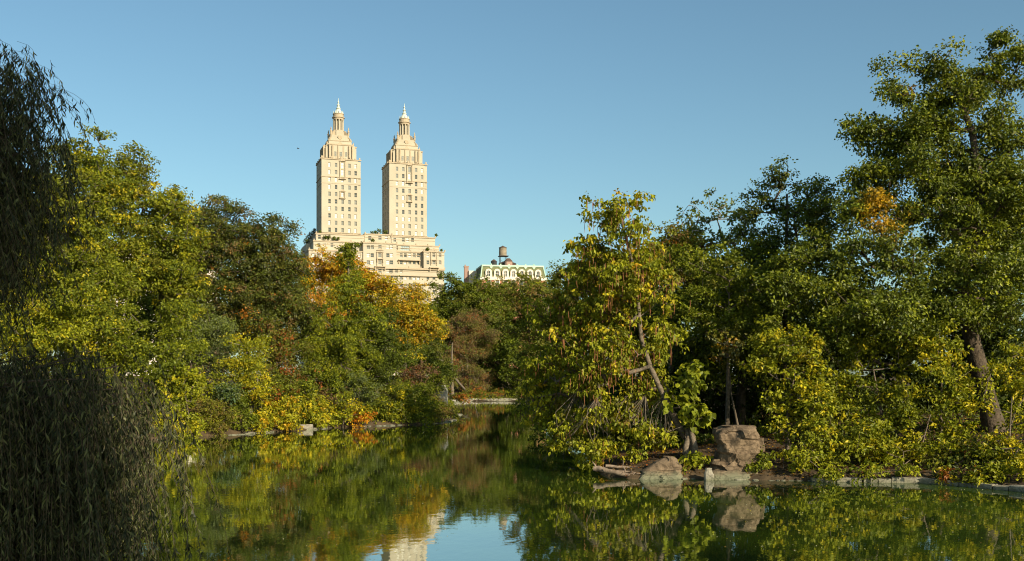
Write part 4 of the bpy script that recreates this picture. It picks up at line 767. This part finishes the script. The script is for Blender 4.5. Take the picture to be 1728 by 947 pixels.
# ------------------------------------------------------------------ weeping willow in the left foreground
def willow():
    root0 = np.array([-12.2, 16.5, gz(-12.2, 16.5) - .2]); root = empty('weeping_willow', root0)
    tag(root, 'dark weeping willow with long trailing branches filling the left edge', 'tree')
    tr = [root0, root0 + [.5, .1, 2.2], root0 + [1.0, 0, 4.6], root0 + [1.6, .1, 7.2]]
    limbs = MB(); S_ = []   # strand starts
    arcs = []
    # upper boughs, tips against the sky
    for px, py, D in ((40,95,17),(55,135,16.5),(20,85,18),(70,200,16.2),(60,250,16),(50,300,16.6),(30,180,17),(35,360,17),(10,120,16),(-30,80,17),(-20,200,16),(20,330,16),(-60,150,18),(-40,300,16)):
        arcs.append((root0 + [1.3, 0, R.uniform(4.5, 7.0)], P(px - 8, py, D), .9, (.5, 2.0)))
    # lower boughs that arch out over the water
    for px, py, D in ((225,645,15.5),(200,618,15),(180,600,16),(238,665,16.5),(140,600,15),(215,655,14.2),(100,600,16),(60,600,15),(20,590,16),(-20,600,15),(150,640,14),(90,650,14.5),(200,680,14.2),(240,695,15.4),(30,650,14.3)):
        arcs.append((root0 + [.8, 0, R.uniform(2.4, 3.8)], P(px, py, D), .9, (1.6, 4.6)))
    for a, b, hgt, ln in arcs:
        n = 14; t = np.linspace(0, 1, n)[:, None]; mid = (a + b) / 2 + np.array([0, 0, hgt]); pts = (1-t)**2 * a + 2*t*(1-t) * mid + t**2 * b
        V, F = tube(pts, list(np.linspace(.055, .008, n)), 5); limbs.add(V - root0, F)
        for k in range(135 if ln[1] > 4 else 190):
            tt_ = R.uniform(.25, 1.0); p = (1-tt_)**2 * a + 2*tt_*(1-tt_) * mid + tt_**2 * b
            S_.append((p + R.normal(size=3) * [.3, .45, .16], R.uniform(*ln) * (1.0 if tt_ < .85 else .8), unit((b - a) * [1, 1, 0])))
    strands = MB(); pos = []; nr = []; tp = []
    for p, ln, dr in S_:
        n = 6; t = np.linspace(0, 1, n); out = dr * .35 + R.normal(size=3) * [.25, .25, 0]
        pts = p + np.stack([out[0] * t ** .6, out[1] * t ** .6, -ln * t + .12 * np.sin(t * 3.1)], 1) + np.stack([.05 * np.sin(t * 5 + p[0] * 3), .05 * np.cos(t * 4 + p[2]), 0 * t], 1)
        pts[:, 2] = np.maximum(pts[:, 2], .12)
        V, F = tube(pts, [.0028] * n, 3); strands.add(V - root0, F)
        m_ = int(ln / .042); s = R.random(m_); q = np.stack([np.interp(s, t, pts[:, k]) for k in range(3)], 1)
        az = R.random(m_) * 2 * math.pi; side = np.stack([np.cos(az), np.sin(az), np.zeros(m_)], 1)
        pos.append(q); tp.append(side * .55 + np.array([0, 0, -1.0]) + R.normal(size=(m_, 3)) * .2); nr.append(np.cross(tp[-1], R.normal(size=(m_, 3))) + side * .4)
    pos = np.concatenate(pos); nr = np.concatenate(nr); tp = np.concatenate(tp); N = len(pos)
    col = np.array([(.040,.045,.018), (.105,.108,.040), (.022,.027,.010)])[R.integers(0, 3, N)] * (.75 + .5 * R.random((N, 1)))
    L = .125 * (.7 + .6 * R.random(N)); TOTAL[0] += N
    V, F = tube([np.array(x) for x in tr], [.34, .26, .2, .12], 10)
    link('trunk', np_mesh('trunk', V - root0, F, True), DARKBARK, root)
    limbs.build('branches', DARKBARK, root); strands.build('twigs', DARKBARK, root)
    link('crown', leaf_mesh('crown', pos - root0, nr, tp, L, L * .19, col), LEAF, root)
willow()
# unseen tree added beside the camera, its crown shaped to shade the willow
def shade_tree():
    lw = [(np.array(c, float), np.array(r, float)) for c, r in (((5.4, 1, 16), (3.2, 3, 3.4)), ((6.2, 0, 11.6), (3.2, 3, 3.0)), ((9.5, -1, 10), (3.5, 3.2, 3.0)), ((10, 0, 14.5), (3.5, 3.5, 3.5)), ((8.2, -1, 8.0), (3.6, 3, 2.2)), ((5.4, 0, 10.6), (2.6, 2.4, 3.2)), ((4.4, .5, 13.5), (2.6, 2.4, 3.0)))]
    cl = clusters_in(lw, .7, .2); o = np.array([13.0, -1.0, gz(13, -1) - .2])
    sd = np.array(SDIR); g = cl - np.array([-5.05, 15.4, 2.7]); cl = cl[np.linalg.norm(g - (g @ sd)[:, None] * sd, axis=1) > 1.85]; root = empty('unseen_shade_tree', o); tag(root, 'unseen tree added beside the viewpoint to shade the willow', 'tree')  # crown gap cut along the sun line so a strip of drape is lit
    tr, br = branches([o, o + [0, 0, 4], o + [-2.5, 0, 9], o + [-4, 0, 12]], cl, .35, .02)
    link('trunk', np_mesh('trunk', tr[0] - o, tr[1], True), BARK, root); link('branches', np_mesh('branches', br[0] - o, br[1], True), BARK, root)
    a = crown_leaves(cl - o, np.full(len(cl), .9), pal(green=3, mid=3), .3, 40); link('crown', leaf_mesh('crown', *a), LEAF, root)
shade_tree()
def sky_block_tree():  # unseen tree added to keep sky light off the willow
    lw = [(np.array(c, float), np.array(r, float)) for c, r in (((-11, 1, 12), (5, 5, 4.5)), ((-14, 6, 12.5), (5, 5, 4)), ((-9.5, -3, 9), (4, 4, 3.5)), ((-17, 3, 9), (5, 5, 4)), ((-9.5, 1, 16), (4, 4, 3)))]
    cl = clusters_in(lw, 1.5, .2); o = np.array([-13.5, -1.0, gz(-13.5, -1) - .2]); root = empty('unseen_shade_tree', o); tag(root, 'unseen tree added behind and left of the viewpoint to darken the willow', 'tree')
    tr, br = branches([o, o + [0, 0, 4], o + [.8, 1, 9], o + [1.2, 1.5, 14]], cl, .4, .02)
    link('trunk', np_mesh('trunk', tr[0] - o, tr[1], True), BARK, root); link('branches', np_mesh('branches', br[0] - o, br[1], True), BARK, root)
    a = crown_leaves(cl - o, np.full(len(cl), 1.2), pal(green=3, mid=3), .42, 36); link('crown', leaf_mesh('crown', *a), LEAF, root)
sky_block_tree()

# ------------------------------------------------------------------ rocks, driftwood, stone edging
def rings_rock(name, label, cat, rings, seed, mt=ROCK, rough=.07, n=40, sub=4, parent=None):
    """rings: (z, cx, cy, rx, ry) bottom to top, in world metres; interpolated and roughened"""
    rings = np.array(rings, float); zs = np.linspace(0, len(rings) - 1, (len(rings) - 1) * sub + 1)
    ii = np.arange(len(rings)); RR = np.stack([np.interp(zs, ii, rings[:, k]) for k in range(5)], 1); m = len(RR); V = []
    for j in range(m):
        z, cx, cy, rx, ry = RR[j]
        for i in range(n):
            a = 2 * math.pi * i / n; c, s = math.cos(a), math.sin(a)
            q = (abs(c) ** 3.4 + abs(s) ** 3.4) ** (-1 / 3.4)
            p = Vector((cx + rx * c * q, cy + ry * s * q, z)); f = mnoise.noise(p * 1.1 + Vector((seed, 0, 0))) * 1.5 + mnoise.noise(p * 2.6 + Vector((0, seed, 0))) * .7 + mnoise.noise(p * 9) * .14
            cell = mnoise.cell(Vector((p.x * 1.5 + p.z * .7, p.y * 1.5, p.z * 1.8 + seed))) - .5
            p += Vector((c, s, .25)) * (f + cell * .75) * rough * (1 if j < m - 1 else .4); V.append(tuple(p))
    top = RR[-1]; V.append((top[1], top[2], top[0] + .02))
    F = [(j*n+i, j*n+(i+1)%n, (j+1)*n+(i+1)%n, (j+1)*n+i) for j in range(m-1) for i in range(n)] + [((m-1)*n+i, (m-1)*n+(i+1)%n, m*n) for i in range(n)]
    V = np.array(V); o0 = np.array([rings[0][1], rings[0][2], 0.0]); me = bpy.data.meshes.new(name); me.from_pydata([tuple(v) for v in V - o0], [], F)
    o = link(name, me, mt, parent, o0)
    if label: tag(o, label, cat)
    return o
def pr(px, py, D): return P(px, py, D)
DB = 43.4
def ring(pxl, pxr, py, D=DB, ry=.5, dy=0): 
    a, b = P(pxl, py, D), P(pxr, py, D); return (a[2], (a[0] + b[0]) / 2, D + dy, (b[0] - a[0]) / 2, ry)
big = rings_rock('boulder', 'tall undercut grey brown boulder with sunlit face standing on the right bank', 'rock',
    [(-.4, *ring(1192,1296,803)[1:4], .9), ring(1192,1296,803,ry=.9), ring(1199,1292,790,ry=.85), ring(1209,1289,776,ry=.75), ring(1213,1286,762,ry=.78), ring(1211,1284,750,ry=.8), ring(1204,1279,740,ry=.85,dy=-.04), ring(1201,1275,731,ry=.85,dy=-.03), ring(1206,1271,724,ry=.75,dy=.05), ring(1218,1262,718,ry=.5,dy=.1)], 3.1, rough=.15, n=72, sub=6)
rings_rock('boulder', 'wedge shaped grey boulder with slanting top at the water left of the tall one', 'rock',
    [(-.4, *ring(1066,1152,808,43.1)[1:4], .6), ring(1068,1152,808,43.1,.6), ring(1080,1151,797,43.1,.5), ring(1094,1149,786,43.15,.4), ring(1106,1142,776,43.2,.3), ring(1117,1134,770,43.2,.16)], 8.7, rough=.08, n=64, sub=6)
rings_rock('rock', 'pale wet rock ledge at the water right beneath the tall boulder', 'rock',
    [(-.3, *ring(1190,1272,806,42.75)[1:4], .4), ring(1190,1272,806,42.75,.4), ring(1194,1266,799,42.8,.35), ring(1202,1252,794,42.85,.25)], 5.5, mt=ROCK, rough=.06)
rings_rock('rock', 'small whitish rock at the left foot of the tall boulder', 'rock', [(-.1, *ring(1187,1204,800,42.3)[1:4], .2), ring(1187,1204,801,42.3,.2), ring(1190,1202,790,42.3,.14)], 1.5, mt=STONE, rough=.03, n=20)
rings_rock('rock', 'pale rock lying under the pine by the inlet', 'rock', [(1.2, *ring(736,756,662,112)[1:4], .6), ring(736,756,658,112,.6), ring(740,752,650,112,.4)], 2.5, mt=STONE, rough=.05, n=20)
rings_rock('rock', 'long flat stone in shallow water right of the tall boulder', 'rock', [(-.1, *ring(1292,1328,803,43.2)[1:4], .2), ring(1292,1328,802,43.2,.2), ring(1300,1326,795,43.2,.14)], 6.5, mt=ROCK, rough=.03, n=24)
# driftwood left of the wedge boulder
def log(label, pts, r0, r1, seed, stubs=0):
    pts = [np.array(p) for p in pts]; o = empty('driftwood_log', pts[0]); tag(o, label, 'log')
    T = []; 
    for i in range(len(pts) - 1):
        for k in range(4): T.append(pts[i] + (pts[i+1] - pts[i]) * k / 4 + R.normal(size=3) * r0 * .12)
    T.append(pts[-1]); V, F = tube(T, list(np.linspace(r0, r1, len(T))), 9)
    me = np_mesh('trunk', V - pts[0], F, True); link('trunk', me, WETWOOD, o)
    for k in range(stubs):
        j = R.integers(1, len(T) - 1); d = unit(R.normal(size=3) * [1, 1, .8] + [0, -.3, .3]); V, F = tube([T[j], T[j] + d * .2, T[j] + d * .34 + R.normal(size=3) * .05], [r0 * .4, r0 * .3, r0 * .12], 6); link('branch_stub', np_mesh('branch_stub', V - pts[0], F, True), WETWOOD, o)
log('dark driftwood log with broken root end at the left tip of the bank', [P(1002,790,43.6), P(1020,792,43.4), P(1045,800,43.1), P(1078,803,43.0)], .12, .07, 1, 5)
log('pale driftwood trunk lying above the dark one on the bank', [P(1022,786,44.2), P(1050,789,44.1), P(1090,790,44)], .07, .05, 2, 2)
log('thin reddish branch lying across the driftwood pile', [P(1030,795,43.2), P(1060,796,43.1), P(1082,800,42.9)], .045, .03, 3, 3)
log('short sunlit log angled into the water right of the tall boulder', [P(1298,806,42.4), P(1312,800,42.6), P(1330,793,43)], .06, .05, 4, 1)
log('bare twig poking out of the water near the right edge', [P(1608,826,39.2), P(1618,832,38.6), P(1628,836,38.2)], .02, .01, 5, 3)
log('fallen dead branch leaning out of the right thicket', [P(1530,790,43.2), P(1558,745,43.2), P(1570,700,43.4)], .035, .012, 6, 6)
# gnarled stems by the stump
for k, pts in enumerate(([P(1160,775,44.4), P(1157,755,44.3), P(1162,738,44.5), P(1158,722,44.9)], [P(1170,775,44.3), P(1173,755,44.2), P(1168,735,44.4), P(1163,718,44.9)])):
    V, F = tube([np.array(p) for p in pts], [.16, .13, .11, .07], 9); link('root_stem', np_mesh('root_stem', V - np.array(catalpa.location), F, True), BARK, catalpa)

# stone blocks along the right shore
edge = empty('stone_edging', (*shore(1400, 813), 0)); tag(edge, 'low pale stone edging along the water on the right bank', 'edging'); e0 = np.array(edge.location)
ep = [shore(x, y) for x, y in ((1368,812.6),(1400,813),(1560,815),(1640,822),(1728,830),(1800,838))]
def along(poly, s0, s1):
    d = [0]; 
    for i in range(len(poly) - 1): d.append(d[-1] + math.dist(poly[i], poly[i+1]))
    f = lambda s: np.array([np.interp(s, d, [p[0] for p in poly]), np.interp(s, d, [p[1] for p in poly])]); return f, d[-1]
def block(L, H, Wd, seed):
    rg = random.Random(seed); V = []
    for x in (-L/2, -L/6, L/6, L/2):
        for y, z in ((-Wd/2, -.35), (-Wd/2 * rg.uniform(.9, 1.05), H * rg.uniform(.8, .95)), (-Wd/2 + .05, H * rg.uniform(.95, 1.05)), (Wd/2, H * rg.uniform(.92, 1.05)), (Wd/2, -.35)): V.append((x + rg.uniform(-.02, .02), y, z))
    F = [(i*5+k, (i+1)*5+k, (i+1)*5+(k+1)%5, i*5+(k+1)%5) for i in range(3) for k in range(5)] + [(4,3,2,1,0), (15,16,17,18,19)]
    m = bpy.data.meshes.new('stone'); m.from_pydata(V, [], F); return m
f, tot = along(ep, 0, 0); s = 0; k = 0
while s < tot - .3:
    L = rnd.uniform(.5, 1.1); p, q = f(s), f(s + L); c = (p + q) / 2; a = math.atan2(q[1]-p[1], q[0]-p[0])
    link('stone', block(L - .05, rnd.uniform(.13, .22), .4, k), STONE, edge, (c[0]-e0[0], c[1]-e0[1], 0), a + math.radians(rnd.uniform(-2, 2))); s += L; k += 1
# far wall across the inlet
fw = empty('stone_wall', (*shore(800, 677.2), 0)); tag(fw, 'low pale stone wall at the far end of the inlet', 'wall'); e0 = np.array(fw.location)
f, tot = along([shore(760, 679), shore(800, 677.2), shore(885, 677.2)], 0, 0); s = 0
while s < tot - .3:
    L = rnd.uniform(.7, 1.5); p, q = f(s), f(s + L); c = (p + q) / 2; a = math.atan2(q[1]-p[1], q[0]-p[0])
    link('stone', block(L - .06, rnd.uniform(.42, .56), .6, k), STONE, fw, (c[0]-e0[0], c[1]-e0[1], 0), a); s += L; k += 1
# loose stones along the left shore
protos = []
for k in range(6):
    n_ = 10; V = []; F = []
    for j in range(6):
        t = j / 5 * math.pi
        for i in range(n_):
            a = 2 * math.pi * i / n_; p = Vector((math.cos(a) * math.sin(t), math.sin(a) * math.sin(t), -math.cos(t))); p *= 1 + .35 * mnoise.noise(p * 1.4 + Vector((k * 7, 0, 0))) + .12 * mnoise.noise(p * 4 + Vector((k, 0, 0))); p.z = max(-.5, min(p.z, .62)); V.append((p.x, p.y * .7, p.z * .55))
    F = [(j*n_+i, j*n_+(i+1)%n_, (j+1)*n_+(i+1)%n_, (j+1)*n_+i) for j in range(5) for i in range(n_)]
    m = bpy.data.meshes.new('shore_stone'); m.from_pydata(V, [], F); m.materials.append(STONE); protos.append(m)
f, tot = along(LEFT_SHORE[:11], 0, 0); s = 0
while s < tot:
    p = f(s); o = link('shore_stone', protos[rnd.randrange(6)], None, None, (p[0] + rnd.uniform(-.1, .1), p[1] + rnd.uniform(-.25, .1), rnd.uniform(-.04, .04)), rnd.uniform(0, 6)); z = rnd.uniform(.16, .42); o.scale = (z * 1.2, z, z * .8)
    tag(o, 'rough pale stone lining the left shore at the waterline', 'stone', 'stones along the left shore'); s += rnd.uniform(.4, .9) if rnd.random() < .75 else rnd.uniform(2.0, 5.0)
for px, py, w, lb in ((424,730,.95,'flat topped pale block at the water under the golden bush'), (440,729,.6,'tilted pale slab beside the flat topped shore block'), (515,725,.8,'low grey slab at the water below the lime and gold bush'), (650,717,.9,'long pale ledge stone at the water under the round green bush')):
    p = shore(px, py); o = link('shore_rock', block(w * 1.6, .42, .7, px), STONE, None, (p[0], p[1] - .15, 0), .1); tag(o, lb, 'stone')
f, tot = along([shore(1085,808.5), shore(1190,808), shore(1290,810.5), shore(1366,812)], 0, 0); s = 0
while s < tot:
    p = f(s); o = link('shore_stone', protos[rnd.randrange(6)], None, None, (p[0], p[1] + rnd.uniform(-.15, .2), 0), rnd.uniform(0, 6)); z = rnd.uniform(.08, .2); o.scale = (z * 1.5, z, z * .7)
    tag(o, 'small wet stone lying in the shallows below the boulders', 'stone', 'small stones below the boulders'); s += rnd.uniform(.18, .4)

# ------------------------------------------------------------------ litter and ground cover
n = 26000; x = R.uniform(2, 26, n); y = R.uniform(40, 62, n); d = sdist(x[:, None], y[:, None])[:, 0]; k = d > .15; x, y = x[k], y[k]; z = height(x[:, None], y[:, None])[:, 0] + .02; n = len(x)
cc = np.array([C_['brown'], (.22,.12,.05), C_['rust'], (.10,.06,.03), C_['gold']])[R.choice(5, n, p=[.35,.25,.1,.25,.05])] * (.6 + .6 * R.random((n, 1)))
tag(link('leaf_litter', leaf_mesh('leaf_litter', np.stack([x, y, z], 1), np.array([0, 0, 1]) + R.normal(size=(n, 3)) * .35, R.normal(size=(n, 3)), R.uniform(.08, .15, n), R.uniform(.05, .1, n), cc), LEAF), 'brown fallen leaves covering the shaded right bank', 'leaf litter', kind='stuff')
n = 46000; x = R.uniform(6, 45, n); y = R.uniform(40, 75, n); d = sdist(x[:, None], y[:, None])[:, 0]; k = (d > .3) & (lowfreq(x, y, 1.7, 2) + .3 * R.normal(size=n) > -.55) & ((x / y > (1335 - 864) / 1800) | (y > 49)); x, y = x[k], y[k]; z = height(x[:, None], y[:, None])[:, 0] + R.uniform(0, .7, len(x)) ** 1.5 * (.6 + .4 * lowfreq(x, y, 2.3)); n = len(x)
cc = np.array([C_['green'], C_['mid'], C_['dark'], C_['lime']])[R.choice(4, n, p=[.35,.25,.3,.1])] * (.6 + .6 * R.random((n, 1)))
tag(link('undergrowth', leaf_mesh('undergrowth', np.stack([x, y, z], 1), R.normal(size=(n, 3)) + [0, -.3, .5], np.array([0, 0, .5]) + R.normal(size=(n, 3)), R.uniform(.12, .26, n), R.uniform(.08, .16, n), cc), LEAF), 'leafy undergrowth on the shaded ground under the right bank trees', 'undergrowth', kind='stuff')
n = 60000; x = R.uniform(-45, 6, n); y = R.uniform(60, 215, n); d = sdist(x[:, None], y[:, None])[:, 0]; k = (d > .1) & (d < 7); x, y = x[k], y[k]; z = height(x[:, None], y[:, None])[:, 0]; n = len(x)
cc = np.array([C_['green'], C_['mid'], C_['olive'], C_['lime']])[R.choice(4, n)] * (.6 + .6 * R.random((n, 1)))
tag(link('ground_cover', leaf_mesh('ground_cover', np.stack([x, y, z], 1), R.normal(size=(n, 3)), np.array([0, 0, 1.2]) + R.normal(size=(n, 3)) * .5, R.uniform(.2, .5, n), R.uniform(.1, .2, n), cc), LEAF), 'low weedy ground cover under the bushes of the left bank', 'ground cover', kind='stuff')
n = 1500; x = R.uniform(-6, 20, n); y = R.uniform(24, 41, n); d = sdist(x[:, None], y[:, None])[:, 0]; k = (d < -.2) & ((x > 5) | (R.random(n) < .12)); x, y = x[k], y[k]; n = len(x)
cc = np.array([C_['yellow'], C_['lime'], (.5,.45,.3), C_['brown']])[R.choice(4, n)]
tag(link('floating_leaves', leaf_mesh('floating_leaves', np.stack([x, y, np.full(n, .006)], 1), np.array([0, 0, 1]) + R.normal(size=(n, 3)) * .05, R.normal(size=(n, 3)), R.uniform(.025, .075, n), R.uniform(.02, .05, n), cc), LEAF), 'fallen leaves and specks floating on the green water', 'floating leaves', kind='stuff')

# small dark bird high in the sky
bp_ = P(503, 251, 150); bd = empty('bird', bp_); tag(bd, 'tiny dark bird flying in the blue sky left of the towers', 'bird')
V, F = tube([(-.16,0,0), (-.08,0,0), (.05,0,.01), (.14,0,.02), (.19,0,.02)], [.01, .05, .06, .035, .01], 8); body = link('body', np_mesh('body', V, F, True), STEEL, bd)
for s in (-1, 1): 
    me = bpy.data.meshes.new('wing'); me.from_pydata([(.06,0,.03),(-.05,0,.03),(-.06,s*.2,.1),(-.1,s*.36,.07),(.02,s*.2,.11),(.06,0,.045)], [], [(0,1,2,4),(4,2,3)]); link('wing', me, STEEL, bd)
print('LEAVES', TOTAL[0])
